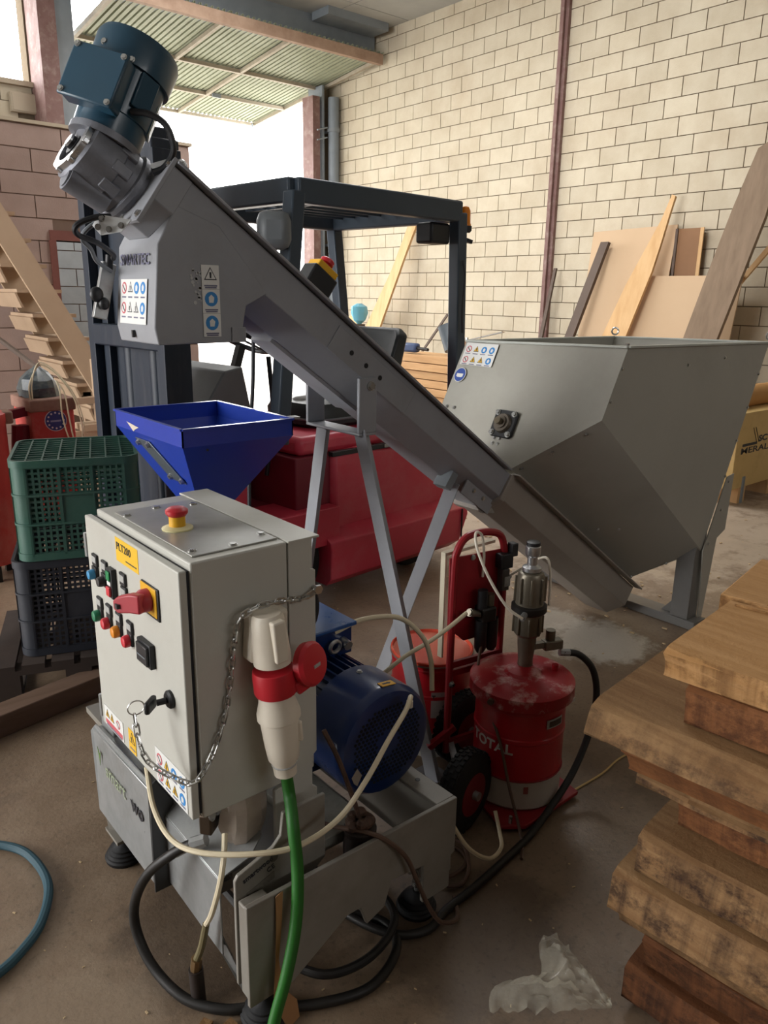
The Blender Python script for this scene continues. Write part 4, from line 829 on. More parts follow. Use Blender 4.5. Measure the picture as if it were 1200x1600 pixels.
# ---------------------------------------------------------------- grease drums
M_DRUM = mat('red_drum', '#b01220', .38, col2='#980e1b', amt=.4, scale=3, coat=.25, dirt='#5e1a18', dirt_amt=.3, dirt_scale=4)
M_DRUMW = mat('drum_white_band', '#b9b3aa', .5, amt=.3)
M_LIDR = mat('worn_red_lid', '#9a1520', .4, col2='#8a1019', amt=.5, scale=6, dirt='#d0b4ae', dirt_amt=1.0, dirt_scale=13)
M_TROL = mat('trolley_red', '#8c1a22', .4, col2='#74141b', amt=.5, scale=5, dirt='#4a1a18', dirt_amt=.4)
M_PUMP = mat('pump_alloy', '#7d7668', .38, metal=.6, col2='#5d564a', amt=.6, scale=10)
M_DARK = mat('dark_metal', '#2c2927', .45, metal=.4, amt=.5)
M_LINK = mat('white_lettering', '#d6d0cb', .5)
def drum(name, label, c, r, h, lettering, lid):
    t = thing(name, label, 'drum', (c[0], c[1], c[2])); c = Vector(c)
    b = B(); b.lathe(c, (0, 0, 1), [(r*.99, 0), (r*1.01, .006), (r, .012), (r, h*.27)], 40, True, False); part('white_band', b, M_DRUMW, t)
    b = B(); b.lathe(c, (0, 0, 1), [(r, h*.27), (r*1.0, h*.62), (r*1.018, h*.63), (r*1.018, h*.66), (r, h*.67), (r, h*.9), (r*1.018, h*.905), (r*1.018, h*.925), (r, h*.935), (r*1.0, h*.985), (r*1.025, h*.99), (r*1.025, h)], 40, False, not lid); body = part('drum_body', b, M_DRUM, t)
    b = B(); b.torus(c+Vector((0, 0, h*.278)), (0, 0, 1), r*1.002, .004, 40, 6); part('red_line', b, mat('thin_red_line', '#8a1420', .5), t)
    return t, body
# drum with the pump, standing on the trolley base
D1 = (1.795, 1.42, .03)
t1, bd = drum('pump_drum', 'red grease drum with white base and an air pump on its lid', D1, .145, .37, True, True)
M_SOOT = mat('lid_soot', '#4a1216', .7)
cx = Vector(D1)
b = B(); b.lathe(cx+Vector((0, 0, .355)), (0, 0, 1), [(.150, 0), (.168, .0), (.168, .04), (.160, .047), (.13, .054), (.06, .058), (.05, .066)], 44); lid = part('pump_lid', b, M_LIDR, t1)
b = B(); b.cyl(cx+Vector((.095, -.055, .408)), cx+Vector((.095, -.055, .43)), .011, n=14); part('vent_cap', b, M_LIDR, lid)
b = B(); b.cyl(cx+Vector((-.165, -.02, .375)), cx+Vector((-.178, -.025, .375)), .01, n=10); part('clamp_screw', b, M_GRIME, lid)
b = B(); b.box(cx.x+.045, cx.x+.075, cx.y-.155, cx.y-.149, .378, .39); part('clamp_tab', b, M_LINK, lid)
# TOTAL lettering and the small label wrapped on the drum
aC = math.atan2(-.763, -.645)
text('lettering', 'TOTAL', .047, (0, 0, .225), (1, 0, 0), (0, 0, 1), M_LINK, bd, bold=.0012, cyl=((cx.x, cx.y), .1455, aC-1.42), squeeze=1.1)
def wrap_label(parent, c, R, a0, a1, z0, z1, m, name='drum_label'):
    b = B(); n = 8; rs = [[Vector((c[0]+math.cos(a0+(a1-a0)*k/n)*(R+d), c[1]+math.sin(a0+(a1-a0)*k/n)*(R+d), z)) for d, z in ((0, z0), (.0012, z0), (.0012, z1), (0, z1))] for k in range(n+1)]
    b.rings(rs); return part(name, b, m, parent)
wrap_label(bd, cx, .1475, aC+.42, aC+.88, .315, .345, M_LTAG); wrap_label(bd, cx, .1488, aC+.48, aC+.84, .32, .339, mat('label_ink', '#4a3c36', .6), 'label_print')
wrap_label(bd, cx, .1455, aC+.0, aC+.1, .09, .115, mat('faint_red_icon', '#8f4a45', .6), 'handling_mark')
# pump
pc = cx+Vector((.035, .02, 0)); pm = 'pump_body'
b = B(); b.lathe(pc, (0, 0, 1), [(.026, .405), (.024, .44), (.03, .5), (.03, .53)], 20); part('pump_tube', b, M_PUMP, t1)
b = B(); b.lathe(pc, (0, 0, 1), [(.036, .525), (.044, .535), (.044, .60), (.05, .605), (.05, .63), (.044, .635), (.044, .725), (.038, .738), (.03, .742)], 24); pbd = part('pump_body', b, M_PUMP, t1)
for i in range(8):
    a = 2*math.pi*i/8; d = Vector((math.cos(a), math.sin(a), 0)); b = B(); b.obox(pc+d*.045+Vector((0, 0, .685)), d, Vector((-d.y, d.x, 0)), (0, 0, 1), .012, .008, .085); part('body_rib', b, M_PUMP, pbd, .002)
    b = B(); b.obox(pc+d*.045+Vector((0, 0, .565)), d, Vector((-d.y, d.x, 0)), (0, 0, 1), .01, .007, .06); part('body_rib', b, M_PUMP, pbd, .002)
b = B(); b.lathe(pc, (0, 0, 1), [(.053, .607), (.057, .612), (.057, .63), (.05, .634)], 24); part('dark_collar', b, M_DARK, pbd)
b = B(); b.lathe(pc, (0, 0, 1), [(.024, .742), (.03, .745), (.03, .757), (.02, .762), (.016, .765), (.016, .79), (.022, .795), (.024, .80), (.024, .825), (.021, .828)], 22); part('quick_coupling', b, M_ALU, pbd)
b = B(); b.lathe(pc, (0, 0, 1), [(.022, .828), (.022, .838), (.018, .84)], 20); part('black_cap', b, M_BLACK, pbd)
b = B(); b.cyl(pc+Vector((-.05, -.025, .615)), pc+Vector((-.075, -.035, .612)), .01, n=10); part('elbow_fitting', b, M_ZINC, pbd)
b = B(); b.obox(pc+Vector((.095, -.03, .475)), (.9, -.35, 0), (.35, .9, 0), (0, 0, 1), .07, .035, .032); vb = part('outlet_valve', b, M_PUMP, t1, .004)
b = B(); b.bar(pc+Vector((.02, -.005, .48)), pc+Vector((.07, -.02, .478)), .02, .02); part('outlet_pipe', b, M_PUMP, vb)
b = B(); b.cyl(pc+Vector((.09, -.025, .49)), pc+Vector((.09, -.025, .525)), .016, n=14); part('valve_knob', b, M_PUMP, vb)
hose('pump_air_tube', 'thin white tube looping from the regulator over the trolley to the pump', 'tube', [(1.752, 1.40, .644), (1.72, 1.44, .68), (1.70, 1.50, .76), (1.695, 1.55, .84), (1.71, 1.575, .885), (1.745, 1.58, .87), (1.765, 1.585, .80), (1.775, 1.595, .72)], .0045, M_IVORY)
hose('signal_air_tube', 'thin white tube bridging the regulator to the side of the pump', 'tube', [(1.885, 1.58, .70), (1.91, 1.53, .745), (1.90, 1.47, .79), (1.895, 1.43, .80), (1.895, 1.415, .74), (1.892, 1.41, .65)], .0042, M_IVORY)
# second drum behind the trolley
t2, bd2 = drum('sealed_drum', 'closed red drum with orange lid standing behind the trolley', (1.80, 1.845, 0), .145, .365, False, True)
c2 = Vector((1.80, 1.845, 0))
b = B(); b.lathe(c2, (0, 0, 1), [(.148, .355), (.151, .36), (.151, .37), (.146, .372), (.14, .364), (.06, .364)], 44); part('drum_lid', b, mat('orange_red_lid', '#e0563f', .2, col2='#d04a35', amt=.3, coat=.5), t2)
b = B(); b.torus(c2+Vector((0, 0, .358)), (0, 0, 1), .15, .004, 44, 6); part('lid_ring', b, mat('dull_ring', '#8b7a72', .4, metal=.5), t2)
wrap_label(bd2, c2, .1455, aC-.05, aC+.45, .16, .26, mat('paper_label', '#a89a96', .6, amt=.3)); text('lettering', 'T', .02, (0, 0, .235), (1, 0, 0), (0, 0, 1), M_SDARK, bd2, bold=.001, cyl=((c2.x, c2.y), .1472, aC-.03))
# ---------------------------------------------------------------- trolley
tr = thing('drum_trolley', 'dark red two-wheeled drum trolley with air regulator panel', 'trolley', (1.78, 1.6, 0))
TYa, TYb = 1.635, 1.575
b = B(); b.tube([(1.665, 1.62, .10), (1.665, 1.62, .4), (1.668, 1.62, .76), (1.675, 1.618, .82), (1.70, 1.614, .858), (1.74, 1.608, .87), (1.80, 1.598, .868), (1.845, 1.59, .85), (1.866, 1.588, .80), (1.87, 1.587, .74), (1.87, 1.587, .4), (1.87, 1.587, .10)], .0125, 10, 4); part('handle_frame', b, M_TROL, tr)
b = B(); b.prism([(1.655, 1.625, .56), (1.652, 1.625, .80), (1.885, 1.588, .80), (1.885, 1.588, .55), (1.82, 1.598, .50), (1.72, 1.614, .50)], (.0, .006, 0)); pan = part('panel', b, M_TROL, tr, .002)
b = B(); b.box(1.645, 1.652, 1.64, 1.66, .45, .81); b.box(1.645, 1.88, 1.64, 1.66, .805, .815); part('cream_backing', b, mat('cream_backing', '#c9bfa8', .6, amt=.4), tr)
for z, m_ in ((.43, M_TROL), (.40, M_TROL), (.14, M_TROL)):
    b = B(); b.bar((1.665, 1.612, z), (1.87, 1.58, z), .012, .022); part('cross_bar', b, m_, tr)
b = B(); b.prism([(1.655, 1.54, .012), (1.60, 1.30, .012), (1.66, 1.255, .012), (1.93, 1.26, .012), (1.98, 1.50, .012), (1.9, 1.58, .012)], (0, 0, .014)); part('base_plate', b, M_TROL, tr, .003)
b = B(); b.cyl((1.63, 1.295, .012), (1.63, 1.295, .05), .006, n=8); part('drum_stop', b, M_BOLT, tr)
def wheel(c, ax, parent):
    c = Vector(c); ax = Vector(ax).normalized()
    b = B(); b.lathe(c-ax*.036, ax, [(.07, 0), (.11, .002), (.125, .012), (.13, .026), (.13, .046), (.125, .06), (.11, .07), (.07, .072)], 36); w = part('tyre', b, M_RUBBER, parent)
    x_, y_, _ = frame(ax)
    for i in range(36):
        a = 2*math.pi*i/36; d = x_*math.cos(a)+y_*math.sin(a)
        for k in (-1, 0, 1):
            a2 = a + (.087 if k == 0 else 0); d = x_*math.cos(a2)+y_*math.sin(a2); b = B(); b.obox(c+d*.129+ax*k*.0165, d, ax, d.cross(ax), .008, .011, .013); part('tread_block', b, M_RUBBER, w)
    b = B(); b.lathe(c-ax*.037, ax, [(.03, .0), (.068, .001), (.07, .006), (.06, .014), (.03, .018), (.03, .056), (.06, .06), (.07, .068), (.068, .074), (.03, .074)], 28); r = part('rim', b, mat('wheel_red', '#7e1620', .4, amt=.4), w)
    b = B(); b.cyl(c-ax*.055, c+ax*.055, .014, n=14); part('hub', b, M_ZINC, w)
WX = Vector((.16, -.987, 0)).normalized()
wheel((1.525, 1.40, .132), (.22, -.975, 0), tr); wheel((1.79, 1.66, .132), (.0, -1, 0), tr)
b = B(); b.bar((1.53, 1.41, .132), (1.68, 1.615, .132), .018, .018); part('axle', b, M_ZINC, tr)
b = B(); b.bar((1.6, 1.64, .132), (1.68, 1.6, .2), .02, .02); part('axle_bracket', b, M_TROL, tr)
# regulator group on the panel
b = B(); b.obox((1.775, 1.575, .60), (.98, -.16, 0), (.16, .98, 0), (0, 0, 1), .055, .055, .05); rg_ = part('regulator', b, M_DARK, tr, .006)
b = B(); b.cyl((1.755, 1.572, .62), (1.755, 1.572, .685), .017, n=16); part('regulator_knob', b, M_BLACK, rg_)
b = B(); b.cyl((1.79, 1.57, .62), (1.79, 1.57, .665), .014, n=14); part('gauge', b, M_PUMP, rg_)
b = B(); b.lathe((1.755, 1.572, .58), (0, 0, -1), [(.02, 0), (.021, .02), (.02, .10), (.012, .115)], 18); part('filter_bowl', b, M_BLACK, rg_)
b = B(); b.lathe((1.80, 1.565, .58), (0, 0, -1), [(.02, 0), (.021, .02), (.02, .10), (.012, .115)], 18); part('filter_bowl', b, M_BLACK, rg_)
b = B(); b.cyl((1.75, 1.575, .60), (1.695, 1.575, .622), .011, n=10); b.cyl((1.715, 1.575, .614), (1.70, 1.575, .62), .014, n=8); part('inlet_fitting', b, M_PUMP, rg_)
b = B(); b.obox((1.855, 1.575, .765), (.98, -.16, 0), (.16, .98, 0), (0, 0, 1), .05, .035, .05); va = part('solenoid_valve', b, M_BLACK, tr, .003)
b = B(); b.obox((1.885, 1.568, .80), (.98, -.16, 0), (.16, .98, 0), (0, 0, 1), .025, .03, .045); part('solenoid_coil', b, M_BLACK, va, .003)
b = B(); b.obox((1.855, 1.575, .70), (.98, -.16, 0), (.16, .98, 0), (0, 0, 1), .03, .03, .075); part('valve_manifold', b, mat('manifold_grey', '#5a5552', .4, metal=.4), va, .003)
b = B(); b.obox((1.857, 1.558, .695), (.98, -.16, 0), (.16, .98, 0), (0, 0, 1), .024, .001, .035); part('valve_label', b, M_LTAG, va)
b = B(); b.cyl((1.872, 1.572, .70), (1.89, 1.575, .70), .006, n=8); part('tube_fitting', b, M_BLACK, va)
bolts(tr, [(1.74, 1.609, .79)], (-.16, -.98, 0), .007)
b = B(); b.torus((1.665, 1.608, .36), (0, 1, 0), .0, .012, 10, 6); part('wing_nut', b, M_BOLT, tr)
hose('trolley_brown_tube', 'thin brown tube dangling down in front of the pump drum', 'tube', [(1.77, 1.565, .57), (1.735, 1.555, .46), (1.70, 1.53, .36), (1.665, 1.44, .34), (1.645, 1.37, .27), (1.63, 1.31, .15), (1.62, 1.26, .06), (1.60, 1.22, .012), (1.55, 1.18, .010)], .0048, M_HOSEB)
# ---------------------------------------------------------------- forklift
M_FRED = mat('forklift_red', '#cb3a50', .42, col2='#b43246', amt=.5, scale=2.5, coat=.15, dirt='#c4868a', dirt_amt=.25, dirt_scale=3)  # red lifted towards pink to hold the veiling haze
M_FREDD = mat('forklift_dark_red', '#7c2233', .5, amt=.4, scale=3)
M_FGUARD = mat('guard_paint', '#3a4550', .42, col2='#2f3942', amt=.4, scale=4)
M_MAST = mat('mast_paint', '#1b2532', .5, col2='#141c27', amt=.6, scale=3, stretch=(6, 6, .6), dirt='#4a4a50', dirt_amt=.4)
M_SEATM = mat('seat_vinyl', '#23282b', .45, amt=.4, scale=8)
M_GREYP = mat('grey_cowl', '#6d7072', .55, amt=.4, scale=5)
FA = math.radians(5); FE1 = Vector((math.cos(FA), math.sin(FA), 0)); FE2 = Vector((-math.sin(FA), math.cos(FA), 0)); FO = Vector((2.09, 3.14, 0)); FZ = Vector((0, 0, 1))
def Fk(a, c, z): return FO + FE1*a + FE2*c + FZ*z
fk = thing('forklift', 'red forklift with dark overhead guard parked behind the conveyor', 'forklift', tuple(FO))
def fbox(name, a0, a1, c0, c1, z0, z1, m, parent=None, bev=.008):
    b = B(); b.obox(Fk((a0+a1)/2, (c0+c1)/2, (z0+z1)/2), FE1, FE2, FZ, a1-a0, c1-c0, z1-z0); return part(name, b, m, parent or fk, bev)
def fprism(name, pts, c0, c1, m, parent=None, bev=.01):
    b = B(); b.prism([Fk(a, c0, z) for a, z in pts], FE2*(c1-c0)); return part(name, b, m, parent or fk, bev)
# counterweight: upper side and bulged lower skirt
fprism('counterweight', [(.25, .36), (.25, .80), (.45, .815), (1.12, .74), (1.26, .68), (1.30, .42), (1.30, .36)], .02, 1.04, M_FRED, bev=.03)
b = B(); rs = []
for z, o_, rr_ in ((.10, -.02, 1.26), (.14, -.06, 1.32), (.30, -.07, 1.38), (.345, -.065, 1.38), (.40, .018, 1.31)):
    rs.append([Fk(.16, o_, z), Fk(rr_-.10, o_, z), Fk(rr_, o_+.1, z), Fk(rr_, 1.06-o_-.1, z), Fk(rr_-.10, 1.06-o_, z), Fk(.16, 1.06-o_, z)])
b.rings(rs); sk = part('counterweight_skirt', b, M_FRED, fk, .006)
b = B(); b.bar(Fk(1.22, -.075, .12), Fk(1.22, -.075, .345), .008, .006); part('panel_gap', b, M_SDARK, sk)
fbox('hood', .05, 1.05, .06, 1.0, .80, .90, M_FRED, bev=.03)
fbox('hood_gap', .24, 1.0, .015, .05, .785, .81, M_BLACK, bev=.002); fbox('latch_plate', .62, .70, .01, .016, .79, .808, M_LTAG, bev=0)
fbox('engine_side', .02, .28, .05, 1.0, .42, .80, M_FREDD)
# step and front panel
fbox('footstep', -.42, .25, -.02, .25, .50, .53, M_FRED); fbox('step_face', -.42, .25, -.03, -.015, .33, .53, M_FRED, bev=.004)
b = B(); b.cyl(Fk(-.05, -.03, .43), Fk(-.05, -.033, .43), .022, n=18); part('step_hole', b, M_BLACK, fk)
fbox('front_panel', -.48, -.30, .0, 1.0, .25, .95, M_FRED); fbox('chassis', -.45, 1.2, .1, .95, .16, .4, M_FREDD)
fbox('floor_plate', -.3, .05, .05, 1.0, .50, .52, M_FREDD)
for a, c, r in ((-.12, .06, .26), (-.12, 1.0, .26), (.95, .15, .2), (.95, .9, .2)):
    b = B(); p = Fk(a, c-.07, r); b.lathe(p, FE2, [(r*.6, 0), (r*.95, .005), (r, .03), (r, .11), (r*.95, .135), (r*.6, .14)], 32); w = part('tyre', b, M_RUBBER, fk)
    b = B(); b.lathe(p-FE2*.002, FE2, [(r*.2, 0), (r*.6, .004), (r*.6, .136), (r*.2, .14)], 24); part('wheel_rim', b, M_FREDD, w)
# cowl, steering, levers
fprism('dash_cowl', [(-.42, .5), (-.40, .98), (-.28, 1.05), (-.16, 1.22), (-.05, 1.24), (.0, 1.0), (-.05, .5)], .38, .92, M_GREYP)
b = B(); b.bar(Fk(-.02, .55, 1.1), Fk(.06, .55, 1.33), .04, .04); part('steering_column', b, M_BLACK, fk)
b = B(); b.torus(Fk(.075, .55, 1.36), (FE1*.45+FZ*.9), .15, .014, 32, 8); sw = part('steering_wheel', b, M_BLACK, fk)
for k in range(3):
    a = 2*math.pi*k/3+.3; n_ = (FE1*.45+FZ*.9).normalized(); x_ = FE2; y_ = n_.cross(x_); b = B(); b.bar(Fk(.075, .55, 1.36), Fk(.075, .55, 1.36)+(x_*math.cos(a)+y_*math.sin(a))*.145, .02, .01); part('wheel_spoke', b, M_BLACK, sw)
b = B(); b.tube([Fk(-.05, .2, .7), Fk(.0, .2, 1.0), Fk(-.02, .2, 1.3)], .012); part('lever', b, M_BLACK, fk)
# seat
b = B(); rs = []
for z, k in ((.90, .9), (.92, 1.0), (.985, 1.02), (1.03, .93), (1.04, .7)):
    rs.append([Fk(.52+.27*k*math.copysign(abs(math.cos(t_))**.5, math.cos(t_)), .42+.25*k*math.copysign(abs(math.sin(t_))**.5, math.sin(t_)), z) for t_ in [2*math.pi*i/28 for i in range(28)]])
b.rings(rs); sc_ = part('seat_cushion', b, M_SEATM, fk)
b = B(); b.tube([Fk(.52+.275*math.copysign(abs(math.cos(t_))**.5, math.cos(t_)), .42+.255*math.copysign(abs(math.sin(t_))**.5, math.sin(t_)), .95) for t_ in [2*math.pi*i/28 for i in range(29)]], .007, 6, 1); part('seat_piping', b, M_CABLEG, sc_)
b = B(); b.ball(Fk(.42, .40, 1.035), .12, .1, .018, 12, 6); part('seat_rag', b, mat('dirty_rag', '#6a6560', .8, col2='#454341', amt=.8, scale=18), sc_)
b = B(); rs = []
for k, (a, z) in enumerate(((.76, .98), (.79, 1.02), (.86, 1.2), (.93, 1.38), (.945, 1.42))):
    w = (.2, .23, .245, .235, .19)[k]; t_ = (.03, .05, .055, .045, .02)[k]
    rs.append([Fk(a-t_, .42-w, z), Fk(a-t_*.6, .42-w*.7, z), Fk(a-t_*.6, .42+w*.7, z), Fk(a-t_, .42+w, z), Fk(a+t_, .42+w, z), Fk(a+t_, .42-w, z)])
b.rings(rs); part('seat_back', b, M_SEATM, fk, .015)
# overhead guard
GZ0, GZ1 = 2.0, 2.11
for p0, p1 in (((0, 0), (1.16, 0)), ((1.16, 0), (1.16, 1.05)), ((1.16, 1.05), (0, 1.05)), ((0, 1.05), (0, 0))):
    b = B(); b.bar(Fk(*p0, (GZ0+GZ1)/2), Fk(*p1, (GZ0+GZ1)/2), .07, .11); part('guard_beam', b, M_FGUARD, fk, .01)
for k in range(8):
    c = .12+k*.115; b = B(); b.bar(Fk(.04, c, GZ1-.03), Fk(1.12, c, GZ1-.03), .012, .04); part('guard_bar', b, M_FGUARD, fk)
b = B(); b.bar(Fk(.45, .05, GZ1-.05), Fk(.45, 1.0, GZ1-.05), .03, .012); part('guard_bar', b, M_FGUARD, fk)
for (p, q) in ((Fk(.0, 0, 2.05), Fk(-.12, .0, .9)), (Fk(0, 1.05, 2.05), Fk(-.12, 1.05, .9)), (Fk(1.16, 0, 2.05), Fk(1.27, .05, .72)), (Fk(1.16, 1.05, 2.05), Fk(1.27, 1.0, .72))):
    b = B(); b.bar(p, q, .075, .075, up=FE2); part('guard_post', b, M_FGUARD, fk, .008)
# mirror, beacon, work lamp
b = B(); b.obox(Fk(-.12, .0, 1.875), (FE1*.8-FE2*.6).normalized(), FZ, (FE1*.6+FE2*.8).normalized(), .155, .17, .1); mr = part('mirror', b, mat('mirror_back', '#6d7276', .4, amt=.3), fk, .045)
b = B(); b.bar(Fk(-.11, .02, 1.9), Fk(.0, .0, 1.92), .015, .015); part('mirror_arm', b, M_FGUARD, mr)
b = B(); b.lathe(Fk(1.22, .0, 1.985), FZ, [(.035, 0), (.035, .01), (.032, .015), (.03, .08), (.02, .1), (.008, .105)], 20); bc_ = part('beacon', b, mat('amber_lens', '#f08a10', .25, coat=.4), fk)
b = B(); b.lathe(Fk(1.22, .0, 1.95), FZ, [(.03, 0), (.04, .01), (.04, .035)], 20); part('beacon_base', b, M_BLACK, bc_)
b = B(); b.bar(Fk(1.14, .0, 1.93), Fk(1.25, -.03, 1.90), .02, .02); part('beacon_arm', b, M_BLACK, bc_)
b = B(); b.obox(Fk(1.02, .06, 1.935), FE1, FE2, FZ, .16, .12, .11); part('work_lamp', b, M_BLACK, fk, .015)
b = B(); b.tube([Fk(1.17, -.04, 1.8), Fk(1.18, -.05, 1.7), Fk(1.165, -.05, 1.55), Fk(1.19, -.04, 1.4)], .006); part('guard_cable', b, M_CABLE, fk)
# mast
for c in (.12, .78):
    for a0, w, nm in ((-.585, .13, 'outer_channel'), (-.565, .09, 'inner_channel')):
        cc = c + (0 if nm == 'outer_channel' else (.07 if c < .4 else -.07)); b = B(); p = [(-w/2, -.03), (w/2, -.03), (w/2, -.018), (-w/2+.012, -.018), (-w/2+.012, .018), (w/2, .018), (w/2, .03), (-w/2, .03)]
        b.rings([[Fk(a0+x, cc+y, .06) for x, y in p], [Fk(a0+x, cc+y, 2.16 if nm == 'outer_channel' else 2.24) for x, y in p]]); part(nm, b, M_MAST, fk, .003)
for z in (2.1, 1.35, .45):
    fbox('mast_crossbar', -.65, -.52, .10, .80, z, z+.1, M_MAST)
fbox('mast_crossbar', -.62, -.54, .15, .75, 2.19, 2.25, M_MAST)
for c in (.33, .57):
    b = B(); b.cyl(Fk(-.55, c, .1), Fk(-.55, c, 1.5), .04, n=18); b.cyl(Fk(-.55, c, 1.5), Fk(-.55, c, 2.15), .025, n=16); part('lift_cylinder', b, M_MAST, fk)
fbox('mast_shield', -.575, -.565, .2, .70, .3, 2.05, M_MAST)
for k in range(34):
    z = .4+k*.05; b = B(); b.obox(Fk(-.52, .45, z), FE2, FE1, FZ, .022, .012, .038); part('chain_link', b, mat('rusty_chain', '#7d5a3e', .6, metal=.4), fk)
b = B(); b.obox(Fk(-.52, .47, 1.08), FE2, FE1, FZ, .05, .01, .06); part('chain_tag', b, M_RUSTB, fk)
# ---------------------------------------------------------------- crates on a pallet
M_CGREEN = mat('green_crate', '#30564a', .5, col2='#28483e', amt=.4, scale=5, dirt='#5a675e', dirt_amt=.3)
M_CGREY = mat('dark_crate', '#23262e', .55, col2='#1b1e25', amt=.4, scale=5, dirt='#4a4a4c', dirt_amt=.35)
M_PALLET = mat('dirty_pallet', '#382d27', .8, col2='#2b231e', amt=.6, scale=8)
CA = math.radians(-20); CE1 = Vector((math.cos(CA), math.sin(CA), 0)); CE2 = Vector((-math.sin(CA), math.cos(CA), 0)); CO = Vector((.745, 3.10, 0))
def crate(name, label, z0, m, off=(0, 0), open_cells=None, lid=True):
    Wd, Dp, H = .47, .48, .405
    O = CO + CE1*off[0] + CE2*off[1]
    K = lambda a, c, z: O + CE1*a + CE2*c + FZ*(z0+z)
    t = thing(name, label, 'crate', tuple(K(Wd/2, Dp/2, 0)), 'stacked plastic crates')
    R = .055
    def outline(g=0.0):
        pts = []
        for cx_, cy_, a0 in ((R, R, math.pi), (Wd-R, R, 1.5*math.pi), (Wd-R, Dp-R, 0), (R, Dp-R, .5*math.pi)):
            for i in range(6): a = a0+math.pi/2*i/5; pts.append((cx_+(R+g)*math.cos(a), cy_+(R+g)*math.sin(a)))
        return pts
    def band(zb, zt, g, nm, th=.012):
        o_ = outline(g); i_ = outline(g-th); n = len(o_); b = B()
        vo0 = [b.bm.verts.new(K(x, y, zb)) for x, y in o_]; vo1 = [b.bm.verts.new(K(x, y, zt)) for x, y in o_]; vi0 = [b.bm.verts.new(K(x, y, zb)) for x, y in i_]; vi1 = [b.bm.verts.new(K(x, y, zt)) for x, y in i_]
        for k in range(n):
            j = (k+1) % n
            for q in ((vo0[k], vo0[j], vo1[j], vo1[k]), (vi0[j], vi0[k], vi1[k], vi1[j]), (vo1[k], vo1[j], vi1[j], vi1[k]), (vo0[j], vo0[k], vi0[k], vi0[j])): b.bm.faces.new(q)
        part(nm, b, m, t)
    band(0, .03, .004, 'bottom_rim'); band(.375, .405, .006, 'top_rim'); band(.145, .153, .006, 'rib_band'); band(.262, .27, .006, 'rib_band')
    # rounded corner posts
    for cx_, cy_, a0 in ((R, R, math.pi), (Wd-R, R, 1.5*math.pi), (Wd-R, Dp-R, 0), (R, Dp-R, .5*math.pi)):
        b = B(); po = [(cx_+R*math.cos(a0+math.pi/2*i/5), cy_+R*math.sin(a0+math.pi/2*i/5)) for i in range(6)]; pi_ = [(cx_+(R-.006)*math.cos(a0+math.pi/2*i/5), cy_+(R-.006)*math.sin(a0+math.pi/2*i/5)) for i in range(6)]
        poly = po+pi_[::-1]; b.prism([K(x, y, .02) for x, y in poly], FZ*.36); part('corner_post', b, m, t)
    # side walls: three by three cells of square mesh, some of them solid
    for side in range(4):
        L = Wd if side % 2 == 0 else Dp; n3 = 3
        def S(u, z, d):  # u along the wall, d inward
            return {0: K(u, d, z), 1: K(Wd-d, u, z), 2: K(L-u, Dp-d, z), 3: K(d, L-u, z)}[side]
        cell = (L-2*R)/n3
        for i in range(n3+1):
            b = B(); u = R+cell*i; b.prism([S(u-.004, .02, -.004), S(u+.004, .02, -.004), S(u+.004, .385, -.004), S(u-.004, .385, -.004)], S(0, 0, .012)-S(0, 0, 0)); part('rib', b, m, t)
        for i in range(n3):
            for j in range(3):
                u0, u1 = R+cell*i+.004, R+cell*(i+1)-.004; z0_, z1_ = (.03, .153, .27)[j], (.145, .262, .375)[j]; b = B(); dv = S(0, 0, .005)-S(0, 0, 0)
                if (side == 0 and (i, j) == (1, 1)) or (side == 3 and (i, j) == (1, 1)):
                    b.prism([S(u0, z0_, 0), S(u1, z0_, 0), S(u1, z1_, 0), S(u0, z1_, 0)], dv); part('solid_panel', b, m, t); continue
                nu, nz = 5, 5
                for k in range(nu+1):
                    u = u0+(u1-u0)*k/nu; b.prism([S(u-.0045, z0_, 0), S(u+.0045, z0_, 0), S(u+.0045, z1_, 0), S(u-.0045, z1_, 0)], dv)
                for k in range(nz+1):
                    z = z0_+(z1_-z0_)*k/nz; b.prism([S(u0, z-.0045, .0005), S(u1, z-.0045, .0005), S(u1, z+.0045, .0005), S(u0, z+.0045, .0005)], dv*.8)
                part('mesh_panel', b, m, t)['kind'] = 'stuff'
    if lid:
        for k in range(1, 8):
            b = B(); b.bar(K(Wd*k/8, .01, .392), K(Wd*k/8, Dp-.01, .392), .006, .02); part('floor_bar', b, m, t)
        for k in range(1, 10):
            b = B(); b.bar(K(.01, Dp*k/10, .392), K(Wd-.01, Dp*k/10, .392), .006, .02); part('floor_bar', b, m, t)
    return t
crate('plastic_crate', 'dark green plastic crate lying upside down on top of the stack', .565, M_CGREEN)
crate('plastic_crate', 'dark grey plastic crate under the green crate on the pallet', .155, M_CGREY, (-.03, .01), lid=False)
pal = thing('pallet', 'dark dirty wooden pallet under the crates', 'pallet', (1.0, 3.35, 0))
Kp = lambda a, c, z: CO + CE1*a + CE2*c + FZ*z
for k in range(6):
    b = B(); a = -.14+k*.11; b.prism([Kp(a, -.06, .13), Kp(a+.085, -.06, .13), Kp(a+.085, .56, .13), Kp(a, .56, .13)], FZ*.022); part('deck_board', b, M_PALLET, pal)
for c in (-.06, .21, .48):
    b = B(); b.prism([Kp(-.14, c, .11), Kp(.49, c, .11), Kp(.49, c+.08, .11), Kp(-.14, c+.08, .11)], FZ*.02); part('stringer_board', b, M_PALLET, pal)
    for a in (-.14, .13, .39):
        b = B(); b.prism([Kp(a, c, .022), Kp(a+.1, c, .022), Kp(a+.1, c+.08, .022), Kp(a, c+.08, .022)], FZ*.088); part('block', b, M_PALLET, pal)
